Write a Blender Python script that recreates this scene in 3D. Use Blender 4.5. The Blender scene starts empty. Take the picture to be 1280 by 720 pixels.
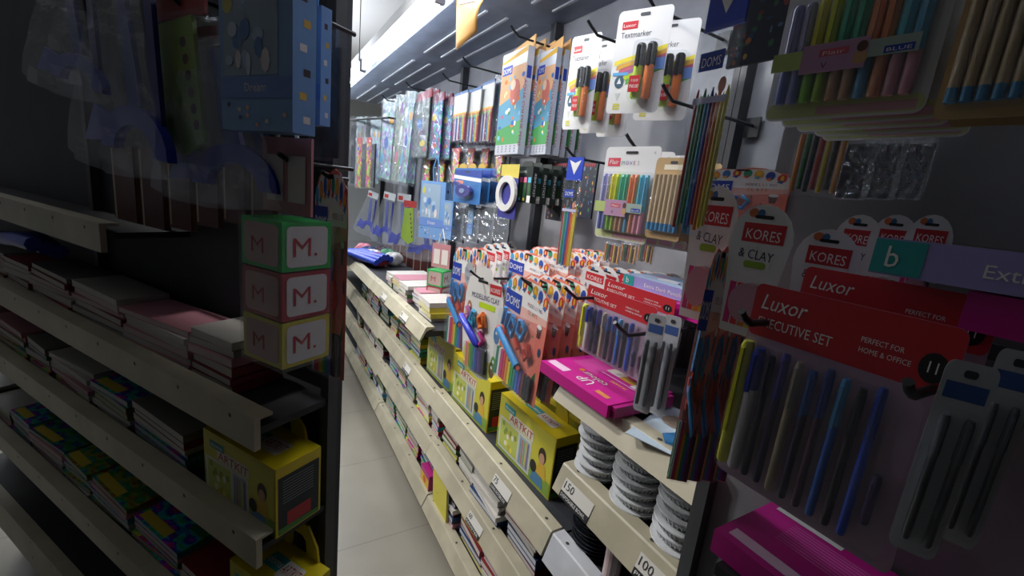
import bpy, math, random
from mathutils import Vector, Matrix
R = random.Random(11)
C = bpy.context.scene.collection
PI = math.pi
H = 1.6                      # eye height
# ---------------------------------------------------------------- camera frame (X runs down the aisle, -Y into the shelf, Z up)
F = 540.0
EX = (-0.49700825, 0.23224684, -0.83608864)
EY = (-0.86112576, -0.01321649, 0.50822018)
EZ = (0.10698238, 0.97256708, 0.20656244)
def ray(px, py):
    c = (px-640, -(py-360), -F)
    return Vector([sum(a*b for a, b in zip(r, c)) for r in (EX, EY, EZ)])
def at(px, py, D):           # point of the pixel's ray on the plane D deep in the shelf (z relative to eye)
    r = ray(px, py); return r*(D/-r.y)
def atz(px, py, z):
    r = ray(px, py); return r*(z/r.z)

# ---------------------------------------------------------------- materials
MATS = {}
def lin(c):
    return c/12.92 if c <= .04045 else ((c+.055)/1.055)**2.4
def M(hexa, rough=.5, kind='', metal=0.0, emit=0.0):
    key = (hexa, rough, kind, metal, emit)
    if key in MATS: return MATS[key]
    h = hexa.lstrip('#'); col = tuple(lin(int(h[i:i+2], 16)/255) for i in (0, 2, 4))+(1,)
    m = bpy.data.materials.new((kind or 'paint')+'_'+h); m.use_nodes = True
    nt = m.node_tree; b = nt.nodes['Principled BSDF']
    b.inputs['Base Color'].default_value = col; b.inputs['Roughness'].default_value = rough
    b.inputs['Metallic'].default_value = metal
    def noise(scale, detail=3, vec=None):
        n = nt.nodes.new('ShaderNodeTexNoise'); n.inputs['Scale'].default_value = scale; n.inputs['Detail'].default_value = detail
        t = nt.nodes.new('ShaderNodeTexCoord'); nt.links.new(t.outputs['Object'], n.inputs['Vector']); return n
    def mixcol(fac, a, c2):
        x = nt.nodes.new('ShaderNodeMix'); x.data_type = 'RGBA'; nt.links.new(fac, x.inputs['Factor'])
        x.inputs['A'].default_value = a; x.inputs['B'].default_value = c2
        nt.links.new(x.outputs['Result'], b.inputs['Base Color']); return x
    if kind == 'metal':      # painted metal, faint wear
        n = noise(9, 5); d = tuple(v*.84 for v in col[:3])+(1,); r = nt.nodes.new('ShaderNodeValToRGB')
        r.color_ramp.elements[0].position = .42; r.color_ramp.elements[1].position = .62
        nt.links.new(n.outputs['Fac'], r.inputs['Fac']); mixcol(r.outputs['Color'], d, col)
    elif kind == 'pages':    # page edges: fine horizontal lines
        w = nt.nodes.new('ShaderNodeTexWave'); w.bands_direction = 'Z'; w.inputs['Scale'].default_value = 160; w.inputs['Distortion'].default_value = 1.5
        t = nt.nodes.new('ShaderNodeTexCoord'); nt.links.new(t.outputs['Object'], w.inputs['Vector'])
        mixcol(w.outputs['Fac'], tuple(v*.72 for v in col[:3])+(1,), col)
    elif kind == 'print':    # busy printed picture, soft multi-colour patches around the base colour
        n = noise(26, 2); h2 = nt.nodes.new('ShaderNodeHueSaturation'); h2.inputs['Color'].default_value = col
        mp = nt.nodes.new('ShaderNodeMapRange'); mp.inputs['From Min'].default_value = .3; mp.inputs['From Max'].default_value = .7
        mp.inputs['To Min'].default_value = .15; mp.inputs['To Max'].default_value = .85
        nt.links.new(n.outputs['Fac'], mp.inputs['Value']); nt.links.new(mp.outputs['Result'], h2.inputs['Hue'])
        n2 = noise(40, 2); mq = nt.nodes.new('ShaderNodeMapRange'); mq.inputs['To Min'].default_value = .35; mq.inputs['To Max'].default_value = 1.7
        mq.inputs['From Min'].default_value = .3; mq.inputs['From Max'].default_value = .7
        nt.links.new(n2.outputs['Color'], mq.inputs['Value']); nt.links.new(mq.outputs['Result'], h2.inputs['Value'])
        nt.links.new(h2.outputs['Color'], b.inputs['Base Color'])
    elif kind == 'tile':
        br = nt.nodes.new('ShaderNodeTexBrick'); br.offset = 0; br.inputs['Scale'].default_value = 1
        br.inputs['Brick Width'].default_value = .6; br.inputs['Row Height'].default_value = .6; br.inputs['Mortar Size'].default_value = .003
        br.inputs['Color1'].default_value = col; br.inputs['Color2'].default_value = tuple(v*.97 for v in col[:3])+(1,)
        br.inputs['Mortar'].default_value = tuple(v*.72 for v in col[:3])+(1,)
        t = nt.nodes.new('ShaderNodeTexCoord'); mpn = nt.nodes.new('ShaderNodeMapping'); mpn.inputs['Location'].default_value = (.1, .18, 0)
        nt.links.new(t.outputs['Object'], mpn.inputs['Vector']); nt.links.new(mpn.outputs['Vector'], br.inputs['Vector'])
        n = noise(3.5, 6); mx = nt.nodes.new('ShaderNodeMix'); mx.data_type = 'RGBA'; mx.blend_type = 'MULTIPLY'
        rr = nt.nodes.new('ShaderNodeMapRange'); rr.inputs['To Min'].default_value = .78; rr.inputs['To Max'].default_value = 1.12
        nt.links.new(n.outputs['Fac'], rr.inputs['Value']); mx.inputs['Factor'].default_value = 1
        nt.links.new(br.outputs['Color'], mx.inputs['A']); nt.links.new(rr.outputs['Result'], mx.inputs['B'])
        nt.links.new(mx.outputs['Result'], b.inputs['Base Color'])
    elif kind == 'clear':    # thin plastic film
        nt.nodes.remove(b); o = nt.nodes['Material Output']
        t = nt.nodes.new('ShaderNodeBsdfTransparent'); g = nt.nodes.new('ShaderNodeBsdfGlossy'); g.inputs['Roughness'].default_value = rough
        d = nt.nodes.new('ShaderNodeBsdfDiffuse'); d.inputs['Color'].default_value = col
        g.inputs['Color'].default_value = (.9, .93, 1, 1); t.inputs['Color'].default_value = (.96, .97, .98, 1)
        a = nt.nodes.new('ShaderNodeAddShader'); s1 = nt.nodes.new('ShaderNodeMixShader'); s2 = nt.nodes.new('ShaderNodeMixShader')
        n = noise(22, 4); bp = nt.nodes.new('ShaderNodeBump'); bp.inputs['Strength'].default_value = .9; bp.inputs['Distance'].default_value = .01
        nt.links.new(n.outputs['Fac'], bp.inputs['Height']); nt.links.new(bp.outputs['Normal'], g.inputs['Normal'])
        nt.nodes.remove(a); s1.inputs[0].default_value = .45
        nt.links.new(d.outputs[0], s1.inputs[1]); nt.links.new(g.outputs[0], s1.inputs[2])
        s2.inputs[0].default_value = .2 if rough < .1 else .085
        nt.links.new(t.outputs[0], s2.inputs[1]); nt.links.new(s1.outputs[0], s2.inputs[2]); nt.links.new(s2.outputs[0], o.inputs[0])
    elif kind == 'foil':
        n = noise(60, 3); bp = nt.nodes.new('ShaderNodeBump'); bp.inputs['Strength'].default_value = .5; bp.inputs['Distance'].default_value = .004
        nt.links.new(n.outputs['Fac'], bp.inputs['Height']); nt.links.new(bp.outputs['Normal'], b.inputs['Normal'])
    if emit:
        b.inputs['Emission Color'].default_value = col; b.inputs['Emission Strength'].default_value = emit
    MATS[key] = m; return m

# ---------------------------------------------------------------- mesh builder
FONTS = {}
def glyphs(s):
    if s not in FONTS:
        cu = bpy.data.curves.new('t', 'FONT'); cu.body = s; cu.size = 1; cu.resolution_u = 2
        o = bpy.data.objects.new('t', cu); me = o.to_mesh()
        v = [(p.co.x, p.co.y) for p in me.vertices]; f = [tuple(p.vertices) for p in me.polygons]
        o.to_mesh_clear(); bpy.data.objects.remove(o); bpy.data.curves.remove(cu)
        xs = [p[0] for p in v] or [0, 1]
        FONTS[s] = (v, f, min(xs), max(xs))
    return FONTS[s]
def rr(cx, cz, w, h, r, n=4):
    p = []; r = min(r, w/2, h/2)
    for k, (sx, sz) in enumerate(((1, 1), (-1, 1), (-1, -1), (1, -1))):
        for i in range(n+1):
            a = PI/2*(k+i/n); p.append((cx+sx*(w/2-r)+r*math.cos(a), cz+sz*(h/2-r)+r*math.sin(a)))
    return p
def ell(cx, cz, rx, rz, n=14, a0=0, a1=2*PI):
    full = abs(a1-a0-2*PI) < 1e-6; k = n if full else n+1
    return [(cx+rx*math.cos(a0+(a1-a0)*i/n), cz+rz*math.sin(a0+(a1-a0)*i/n)) for i in range(k)]
def rect(x0, x1, z0, z1): return [(x0, z0), (x1, z0), (x1, z1), (x0, z1)]
class MB:
    def __init__(s): s.v = []; s.f = []; s.m = []; s.mats = []; s.sm = []
    def mi(s, m):
        if m not in s.mats: s.mats.append(m)
        return s.mats.index(m)
    def add(s, v, f, m, smooth=False):
        b = len(s.v); s.v += [tuple(p) for p in v]; i = s.mi(m)
        for q in f: s.f.append(tuple(b+k for k in q)); s.m.append(i); s.sm.append(smooth)
        return s
    def box(s, x0, x1, y0, y1, z0, z1, m, bev=0):
        if bev:
            p = rr((x0+x1)/2, (z0+z1)/2, x1-x0, z1-z0, bev, 2); return s.prism(p, y0, y1, m)
        v = [(x, y, z) for x in (x0, x1) for y in (y0, y1) for z in (z0, z1)]
        return s.add(v, [(0, 1, 3, 2), (4, 6, 7, 5), (0, 4, 5, 1), (2, 3, 7, 6), (0, 2, 6, 4), (1, 5, 7, 3)], m)
    def prism(s, p, y0, y1, m):          # outline in xz swept along y
        n = len(p); v = [(x, y0, z) for x, z in p]+[(x, y1, z) for x, z in p]
        f = [tuple(range(n)), tuple(range(2*n-1, n-1, -1))]+[(i, i+n, (i+1) % n+n, (i+1) % n) for i in range(n)]
        return s.add(v, f, m)
    def dec(s, p, y, m): return s.add([(x, y, z) for x, z in p], [tuple(range(len(p)))], m)
    def tube(s, path, r, m, n=6, cap=True):
        path = [Vector(p) for p in path]; rs = r if isinstance(r, (list, tuple)) else [r]*len(path); v = []; f = []; k = len(path)
        t0 = (path[1]-path[0]).normalized(); up = Vector((0, 0, 1)) if abs(t0.z) < .9 else Vector((0, 1, 0)); a = t0.cross(up).normalized()
        for i, p in enumerate(path):
            t = (path[min(i+1, k-1)]-path[max(i-1, 0)]).normalized(); a = (a-t*a.dot(t)).normalized(); b = t.cross(a)
            for j in range(n):
                w = 2*PI*j/n; v.append(p+(a*math.cos(w)+b*math.sin(w))*rs[i])
        for i in range(k-1):
            for j in range(n): f.append((i*n+j, i*n+(j+1) % n, (i+1)*n+(j+1) % n, (i+1)*n+j))
        s.add(v, f, m, True)
        if cap: s.add(v[:n], [tuple(range(n))[::-1]], m); s.add(v[-n:], [tuple(range(n))], m)
        return s
    def lathe(s, prof, m, cx=0, cy=0, n=24):
        v = []; f = []
        for r, z in prof:
            for j in range(n): v.append((cx+r*math.cos(2*PI*j/n), cy+r*math.sin(2*PI*j/n), z))
        for i in range(len(prof)-1):
            for j in range(n): f.append((i*n+j, i*n+(j+1) % n, (i+1)*n+(j+1) % n, (i+1)*n+j))
        f.append(tuple(range(n))[::-1]); f.append(tuple(range(len(v)-n, len(v)))); return s.add(v, f, m, False)
    def text(s, t, x, z, size, y, m, rot=0, width=None, slant=0, cen=False):
        v, f, a, b = glyphs(t); k = size*1.35; kx = k
        if width: kx = width/max(b-a, .01)
        c, d = math.cos(rot), math.sin(rot); off = (b+a)/2 if cen else a; out = []
        for px, pz in v:
            qx = (px-off)*kx+slant*pz*k; qz = pz*k; out.append((x+qx*c-qz*d, y, z+qx*d+qz*c))
        return s.add(out, f, m)
    def mark(s): return len(s.v)
    def xf(s, k, mat):
        for i in range(k, len(s.v)): s.v[i] = tuple(mat @ Vector(s.v[i]))
        return s
    def build(s, name, parent=None, loc=(0, 0, 0)):
        me = bpy.data.meshes.new(name); me.from_pydata([Vector(p) for p in s.v], [], s.f)
        for m in s.mats: me.materials.append(m)
        me.polygons.foreach_set('material_index', s.m); me.polygons.foreach_set('use_smooth', s.sm); me.update()
        o = bpy.data.objects.new(name, me); C.objects.link(o); o.location = loc
        if parent: o.parent = parent
        return o
def tag(o, label=None, cat=None, group=None, kind=None):
    if label: o['label'] = label
    if cat: o['category'] = cat
    if group: o['group'] = group
    if kind: o['kind'] = kind
    return o
def root(name, cat, label='', group=None):
    o = bpy.data.objects.new(name, None); o.empty_display_size = .02; C.objects.link(o); return tag(o, label, cat, group)
def copy_tree(o, parent=None):
    c = o.copy(); C.objects.link(c)
    if parent: c.parent = parent
    for ch in list(o.children): copy_tree(ch, c)
    return c
PROTO = {}
def spawn(key, label, group=None):
    """first call hands out the product as built, later calls copy it with its parts"""
    if key not in PROTO: PROTO[key] = o = BUILD[key](); o['_n'] = 0
    else: o = copy_tree(PROTO[key])
    if '_n' in o: del o['_n']
    o['label'] = label
    if group: o['group'] = group
    elif 'group' in o: del o['group']
    return o

# ---------------------------------------------------------------- common colours
WHITE = M('#e9e8e6', .45); CARDW = M('#e4e3e4', .35); BLACK = M('#15161a', .4); DGREY = M('#3a3d44', .5); RED = M('#c02630', .4)
BLUE = M('#1f3fa8', .4); CLEAR = M('#dfe6ee', .12, 'clear'); FILM = M('#e4ebf4', .08, 'clear'); HOOKM = M('#24272c', .35)
CREAM = M('#bdb69f', .42, 'metal'); SHELFD = M('#2b2d33', .6, 'metal'); YEL = M('#d8cc1c', .4); LIME = M('#b9d818', .4); ORG = M('#ee7c2c', .4)
PINK = M('#c81f8c', .35); SALMON = M('#e8806c', .5); SKY = M('#3d93d4', .35); GREEN = M('#2f9a48', .4); TEAL = M('#2a9a98', .4)
STICKS = ['#1d7d62', '#d8d4d0', '#c9307a', '#d23238', '#e3892c', '#e6cf30', '#39a04a', '#1f8a86', '#2f6fc0', '#5a48a8', '#6a2a2a', '#1a1b1f', '#22232a']

# ---------------------------------------------------------------- product prototypes: top centre at the origin, front towards -y
def slot(mb, w=.03, z=-.022, y=-.0012, m=None): mb.dec(rr(0, z, w, .008, .004, 3), y, m or DGREY)
def marker(parent, x, z0, z1, col, capc, r=.009, y=-.014, name='marker', capf=.38, label=None):
    zc = z1-(z1-z0)*capf; m = MB(); m.tube([(x, y, z0), (x, y, z0+.004), (x, y, zc)], [r*.8, r, r], col, 10)
    b = m.build(name, parent)
    c = MB(); c.tube([(x, y, zc-.001), (x, y, z1-.006), (x, y, z1)], [r*1.08, r*1.04, r*.75], capc, 10)
    c.box(x-r*.3, x+r*.3, y-r*1.45, y-r*.9, zc-.004, z1-.008, capc); c.build('cap', b)
    if label: b['label'] = label
    return b
def blister(parent, x0, x1, z0, z1, d=.02, r=.012):
    m = MB(); p0 = rr((x0+x1)/2, (z0+z1)/2, x1-x0, z1-z0, r); p1 = rr((x0+x1)/2, (z0+z1)/2, x1-x0-.01, z1-z0-.01, r)
    n = len(p0); m.add([(x, -.001, z) for x, z in p0]+[(x, -d, z) for x, z in p1], [(i, (i+1) % n, n+(i+1) % n, n+i) for i in range(n)]+[tuple(range(n, 2*n))], CLEAR)
    return m.build('blister', parent)
def p_textmarker():
    o = root('highlighter_blister_pack', 'highlighter pack'); m = MB()
    m.prism(rr(0, -.135, .185, .27, .014), 0, .0012, CARDW)
    m.dec(rect(-.075, -.02, -.048, -.028), -.0006, RED); m.text('Luxor', -.07, -.0425, .009, -.0009, WHITE, width=.043)
    m.text('Textmarker', -.075, -.07, .016, -.0006, M('#30323a'), width=.105)
    for k, (c, z) in enumerate((('#e8d43a', -.095), ('#d9a33c', -.107), ('#c9607a', -.118), ('#9a5aa0', -.126), ('#b7cf3a', -.135), ('#5aa84a', -.146))):
        m.dec([(-.085+.01*k, z-.035), (.09, z), (.09, z-.011), (-.085+.01*k, z-.047)], -.0004-.0001*k, M(c))
    m.dec(rect(-.085, -.03, -.168, -.16), -.0012, M('#5aa9dc')); m.dec(rect(.05, .09, -.158, -.128), -.0012, M('#7a9be0'))
    m.dec(ell(-.058, -.185, .017, .017), -.001, M('#38586e')); m.dec([(-.066, -.19), (-.05, -.19), (-.058, -.174)], -.0013, WHITE)
    m.dec([(-.068, -.215), (-.048, -.215), (-.058, -.236)], -.0006, M('#c9cacb'))
    for k in range(3): m.dec(rect(-.07, -.045, -.247-.006*k, -.243-.006*k), -.0006, M('#d6cf50'))
    slot(m, .034, -.014); m.build('card', o)
    marker(o, .012, -.235, -.095, LIME, BLACK, .0155, -.018, 'marker', .4, 'yellow green marker'); marker(o, .049, -.235, -.095, ORG, BLACK, .0155, -.018, 'marker', .4, 'orange marker')
    b = blister(o, -.012, .075, -.245, -.085, .038)
    t = MB(); t.dec(rect(-.005, .032, -.222, -.18), -.0385, RED); t.text('\u20b9 50.00', .002, -.196, .007, -.0388, WHITE, width=.024); t.text('\u20b940.00', -.001, -.212, .010, -.0388, WHITE, width=.03)
    t.build('price_sticker', o); return o
def p_flair():
    o = root('pastel_pen_pack', 'pen pack'); m = MB()
    m.prism(rr(0, -.145, .22, .29, .014), 0, .0012, CARDW)
    m.dec(rr(0, -.272, .216, .028, .012), -.0004, M('#cfd79a')); m.dec(rect(-.03, .1, -.283, -.268), -.0006, M('#d8a9b4'))
    m.dec(rect(-.095, -.043, -.06, -.034), -.0006, M('#d43a52')); m.text('Flair', -.088, -.053, .014, -.0009, WHITE, width=.038, slant=.15)
    for k, (ch, c) in enumerate(zip('MOVES', ('#55a7a0', '#a05fb0', '#7c88c8', '#c0678a', '#9b9ba0'))): m.text(ch, -.036+.016*k, -.055, .013, -.0006, M(c))
    m.text('15', .085, -.022, .007, -.0006, DGREY); slot(m, .05, -.018, m=BLACK); m.build('card', o)
    cols = ['#a9a6d6', '#b8b4dc', '#e3dc36', '#dede3a', '#58c2a0', '#4fbf9c', '#ee9a66', '#ee9460', '#66c4d2', '#5fb6dc']; low = ['#7f88cc', '#8a92d2', '#8ecb4c', '#a7c84a', '#c99a78', '#caa07c', '#67a4cc', '#e09a74', '#d898a8', '#e0a0b0']
    for k in range(10): marker(o, -.085+.0188*k, -.262, -.085, M(low[k], .35), M(cols[k], .3), .0082, -.013, 'pen', .62)
    blister(o, -.1, .1, -.27, -.075, .026)
    t = MB(); t.dec(rect(-.105, -.06, -.205, -.172), -.027, M('#b5c878')); t.dec(rect(-.06, .03, -.215, -.165), -.0272, M('#b98fb0')); t.dec(rect(.03, .09, -.2, -.172), -.027, M('#9fb2a8'))
    t.dec(rect(-.035, .005, -.188, -.176), -.0275, M('#d45a6e')); t.text('Flair', -.03, -.186, .007, -.0277, WHITE, width=.03)
    t.dec(ell(.022, -.18, .007, .009), -.0276, M('#5a3c30')); t.dec(rr(.022, -.198, .018, .02, .006), -.0275, M('#c59a72')); t.dec(rect(.05, .085, -.197, -.186), -.0273, BLUE); t.text('BLUE', .053, -.195, .006, -.0276, WHITE, width=.029)
    t.text('V', -.03, -.208, .011, -.0275, DGREY); t.build('paper_band', o); return o
def p_kraft():
    o = root('kraft_pencil_pack', 'pencil pack'); m = MB(); kr = M('#b99a6c', .6)
    m.prism(rr(0, -.12, .2, .24, .016), 0, .0012, kr); slot(m, .04, -.014)
    m.dec(rect(-.05, .05, -.035, -.02), -.0006, M('#e8e0cc')); m.build('card', o)
    for k in range(7):
        x = -.075+.025*k; p = MB(); p.tube([(x, -.01, -.215), (x, -.01, -.192)], .011, M('#3488b8', .3), 8); p.tube([(x, -.01, -.192), (x, -.01, -.05)], .011, M('#c6ae88', .45), 8); p.build('pencil', o)
    blister(o, -.09, .09, -.225, -.045, .024); return o
def p_pouch():
    o = root('pencil_pouch', 'pencil pouch'); m = MB(); m.box(-.04, .04, -.002, .002, -.08, 0, M('#2747c0', .3)); m.dec([(-.03, -.01), (0, -.02), (.03, -.01), (0, -.06)], -.0025, WHITE); m.build('header_card', o)
    lb = MB(); lb.dec(rect(-.036, .016, -.14, -.112), -.0042, BLUE); lb.text('DOMS', -.03, -.134, .015, -.0045, WHITE, width=.04)
    lb.dec(ell(.022, -.165, .008, .012), -.0042, M('#d88a70')); lb.dec(rect(-.036, .036, -.19, -.18), -.0042, M('#c9c4e0')); lb.build('printed_label', o)
    for k, c in enumerate(('#c43a3a', '#8fb4a4', '#2f8a4a', '#3aa8c8', '#4456b8', '#d24a30', '#e8862c', '#e8c830', '#e2d44a')):
        x = -.032+.008*k; p = MB(); p.tube([(x, .002, -.39+.004*(k % 3)), (x, .002, -.18-.01*(k % 2)), (x, .002, -.165-.01*(k % 2))], [.0038, .0038, .001], M(c, .3), 6); p.build('pencil', o)
    f = MB(); f.add([(-.042, -.003, -.075), (.042, -.003, -.075), (.04, -.008, -.4), (-.04, -.008, -.4), (-.042, .005, -.075), (.042, .005, -.075), (.04, .008, -.4), (-.04, .008, -.4)], [(0, 1, 2, 3), (4, 5, 6, 7), (0, 3, 7, 4), (1, 2, 6, 5), (3, 2, 6, 7)], CLEAR); f.build('clear_sleeve', o); return o
def p_aqua():
    o = root('colour_pen_box', 'colour pen box'); m = MB(); m.box(-.1, .1, 0, .03, -.4, 0, M('#cdd2dc', .3)); y = -.0006
    m.dec(rect(-.098, .098, -.36, -.06), y, M('#d8a77a')); m.dec([(-.098, -.2), (.098, -.15), (.098, -.36), (-.098, -.36)], y-.0002, M('#5a9ab8'))
    m.dec([(-.098, -.3), (.098, -.27), (.098, -.36), (-.098, -.36)], y-.0004, M('#4a9a58')); m.dec(rect(-.098, .098, -.4, -.36), y, M('#b8bcc8'))
    m.dec([(-.1, -.03), (.1, 0), (.1, -.02), (-.1, -.04)], y-.0003, M('#e0b13c')); m.dec(rect(-.09, -.01, -.085, -.05), y-.0004, BLUE); m.text('DOMS', -.085, -.078, .02, y-.0007, WHITE, width=.068)
    m.dec(ell(.03, -.16, .04, .05), y-.0006, M('#c86a58')); m.dec(ell(.01, -.13, .02, .02), y-.0008, M('#e8c8b0'))
    for i in range(26): m.dec(ell(R.uniform(-.085, .085), R.uniform(-.34, -.1), R.uniform(.006, .014), R.uniform(.006, .012), 7), y-.001-.00001*i, M(R.choice(['#e6d8a0', '#d0587a', '#3a62b8', '#e07838', '#f0ece4', '#3f8c50', '#74b8d8'])))
    for i in range(5):
        for j in range(3): m.dec(ell(-.07+.035*i, -.368-.01*j, .004, .004, 6), y-.0003, DGREY)
    k = m.mark(); m.text('AQUA COLOUR PENS', 0, -.005, .014, -.0306, M('#b83a7a'), width=.25); m.dec(rect(-.05, -.005, .004, .024), -.0305, BLUE)
    m.xf(k, Matrix(((0, -1, 0, .07), (0, 0, 1, .0), (-1, 0, 0, -.12), (0, 0, 0, 1))))
    m.build('printed_box', o); c = MB(); c.prism([(-.1, 0), (.1, 0), (.1, .045), (0, .03), (-.1, .01)], .026, .03, M('#e4b06a')); c.dec(rr(0, .01, .03, .008, .004), .0255, DGREY); c.build('hanging_tab', o); return o
def clay_outline(w, h):
    x = w/2; p = [(-x*.92, -h), (x, -h)]
    p += [(x, -.09*h/.37)]; n = 9
    for i in range(n+1):
        a = PI*i/n; bump = .006*math.sin(i*2.2)
        p.append((x*.98*math.cos(a), -.075+.07*math.sin(a)**.6+bump))
    p.append((-x*.98, -.2)); return p
def scallop(m, w, y, base=-.03, r=.017, n=8):
    cs = ['#3f9fd0', '#e8802c', '#2f72b8', '#c83a3c', '#2f9a72', '#e8a830', '#2a4fa8', '#d04a3a']
    for i in range(n):
        x = -w/2+w*(i+.5)/n; z = base-.03*abs(2*(i+.5)/n-1)**2
        m.dec(ell(x, z, r, r*1.15, 9), y-.00008*i, M(cs[i % 8]));
        if i % 2: m.dec(ell(x, z, r*.35, r*.8, 7), y-.0007, M('#e8c43a'))
        m.dec([(x-r, z-r), (x+r*.2, z-r*1.4), (x+r*.2, z-r*.4)], y-.0009, M(cs[(i+3) % 8]))
def p_clay():
    o = root('modelling_clay_card', 'modelling clay pack'); m = MB(); w = .35
    m.prism(clay_outline(w, .38), 0, .0014, SALMON); m.dec([(-.17, -.1), (.17, -.1), (.168, -.05), (.1, -.012), (-.1, -.012), (-.168, -.05)], -.0005, WHITE)
    m.dec([(-.17, -.1), (-.17, -.15), (.17, -.12), (.17, -.1)], -.0006, M('#e9b5a8')); scallop(m, .33, -.0012); m.dec([(-.168, -.2), (-.168, -.37), (-.1, -.372), (-.15, -.2)], -.0004, M('#e86a48', .5))
    m.dec(rect(-.165, -.03, -.13, -.068), -.0022, BLUE); m.text('DOMS', -.155, -.113, .03, -.0026, WHITE, width=.115)
    for k, ch in enumerate('MODELLING'): m.text(ch, .02+.0125*k, -.088, .012, -.0012, M(['#b03a6a', '#c8452c', '#2e8a5a', '#2f6ab0'][k % 4]))
    for k, ch in enumerate('CLAYS'): m.text(ch, .03+.016*k, -.112, .014, -.0012, M(['#c8452c', '#2f6ab0', '#2e8a5a', '#b03a6a'][k % 4]))
    cup = M('#5a2a22'); m.dec([(.11, -.13), (.145, -.13), (.138, -.165), (.117, -.165)], -.0012, cup); m.dec(ell(.128, -.13, .018, .007), -.0014, WHITE)
    for x, z in ((-.15, -.17), (.05, -.14), (.15, -.2), (-.02, -.15), (.09, -.17), (.1, -.26), (-.1, -.15)): m.dec([(x-.004, z-.005), (x+.005, z-.002), (x, z+.006)], -.0012, M('#2e6a3a'))
    m.dec(ell(.15, -.205, .011, .014), -.0012, M('#1d4a6e')); m.dec([(.12, -.3), (.15, -.305), (.148, -.27)], -.0012, M('#1f6a38'))
    slot(m, .05, -.016, -.003, BLACK); m.build('card', o)
    for pts in ([(-.13, -.13), (-.14, -.19), (-.11, -.19), (-.1, -.14)], [(-.06, -.14), (-.085, -.185), (-.05, -.21), (-.03, -.17), (-.06, -.15)], [(.0, -.14), (-.01, -.18), (.03, -.2), (.05, -.16), (.02, -.14)]):
        t = MB(); t.tube([(x, -.012, z) for x, z in pts], .009, SKY, 6); t.build('clay_mould', o)
    for pts in ([(-.12, -.2), (-.09, -.23), (-.12, -.25)], [(.07, -.2), (.1, -.23), (.075, -.25), (.06, -.22)], [(-.02, -.21), (.01, -.235)]):
        t = MB(); t.tube([(x, -.011, z) for x, z in pts], .010, M('#e0503c', .35), 6); t.build('clay_mould', o)
    a, b = Vector((-.15, -.02, -.212)), Vector((.04, -.02, -.285)); d = (b-a).normalized(); t = MB(); t.tube([a-d*.02, a-d*.012, a, a+d*.001], [.004, .008, .006, .013], M('#e0604a'), 10); t.build('roller_end', o); t = MB()
    t.tube([b-d*.001, b, b+d*.012, b+d*.02], [.013, .006, .008, .004], M('#e0604a'), 10); t.build('roller_end', o); t = MB(); t.tube([a, b], .0138, SKY, 12); t.build('rolling_pin', o)
    for k, c in enumerate(STICKS):
        x = -.15+.0235*k; t = MB(); z1 = -.275 if x < -.05 else -.295
        t.box(x-.0095, x+.0095, -.014, -.002, -.375, z1, M(c, .4), .004); t.build('clay_stick', o)
    blister(o, -.162, .165, -.378, -.13, .03, .02); return o
def p_whiteclay():
    o = root('kids_clay_kit_card', 'modelling clay pack'); m = MB()
    p = [(.06, -.34), (.11, -.3), (.135, -.2), (.14, -.09), (.12, -.04), (.07, -.035), (.05, -.005), (0, 0), (-.05, -.005), (-.06, -.03), (-.1, -.04), (-.125, -.1), (-.14, -.2), (-.13, -.29), (-.08, -.335), (0, -.35)]
    m.prism(p, 0, .0014, M('#dcdad6')); m.prism(ell(-.11, -.035, .038, .04), .002, .003, M('#a9abb0')); m.text('Free', -.135, -.03, .016, .0015, M('#5a6a98')); m.text('10+', -.13, -.055, .014, .0015, M('#5a6a98'))
    m.dec(ell(0, -.285, .125, .055), -.0004, M('#c6cf6a')); m.dec(ell(0, -.24, .128, .05), -.0006, M('#e2e0dc'))
    m.dec(rect(.05, .125, -.075, -.045), -.0008, RED); m.text('KORES', .058, -.068, .014, -.0011, WHITE, width=.06)
    m.text('MODELLING CLAY', -.075, -.1, .017, -.0008, M('#3b3f6a'), width=.19); m.dec(rect(-.02, .09, -.125, -.108), -.0008, LIME)
    for x, z, c in ((-.11, -.17, '#d8b82c'), (.11, -.19, '#2f7ab0'), (.1, -.28, '#5a9a2a'), (-.09, -.14, '#a87a5a'), (.09, -.3, '#7a5a38')): m.dec(ell(x, z, .018, .026, 9), -.0011, M(c)); m.dec(ell(x, z+.008, .006, .006, 7), -.0014, WHITE)
    slot(m, .07, -.045, m=BLACK); m.build('card', o)
    for pts, c in (([(-.09, -.135), (-.07, -.155), (-.08, -.175), (-.095, -.16)], '#c878b0'), ([(-.04, -.14), (-.065, -.175), (-.03, -.185), (-.04, -.16)], '#4fb0d8'), ([(.03, -.14), (.0, -.155), (.01, -.185), (.04, -.175), (.03, -.145)], '#f0803c'), ([(.01, -.2), (.04, -.22), (.02, -.235)], '#d04a90')):
        t = MB(); t.tube([(x, -.01, z) for x, z in pts], .009, M(c, .35), 6); t.build('clay_mould', o)
    t = MB(); t.tube([(-.125, -.018, -.165), (-.115, -.018, -.17), (.005, -.018, -.235), (.015, -.018, -.24)], [.005, .013, .013, .005], M('#3a46c8', .3), 12); t.build('rolling_pin', o)
    for k, c in enumerate(('#e07888', '#d89a30', '#5a9a3a', '#1f8a5a', '#2f6ab0', '#2a3a88', '#5a3a88', '#3a2a58', '#1a1a22')):
        x = -.075+.0155*k; t = MB(); t.box(x-.0065, x+.0065, -.014, -.002, -.325, -.245, M(c, .4), .003); t.build('clay_stick', o)
    blister(o, -.095, .075, -.335, -.24, .02, .012); return o
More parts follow.
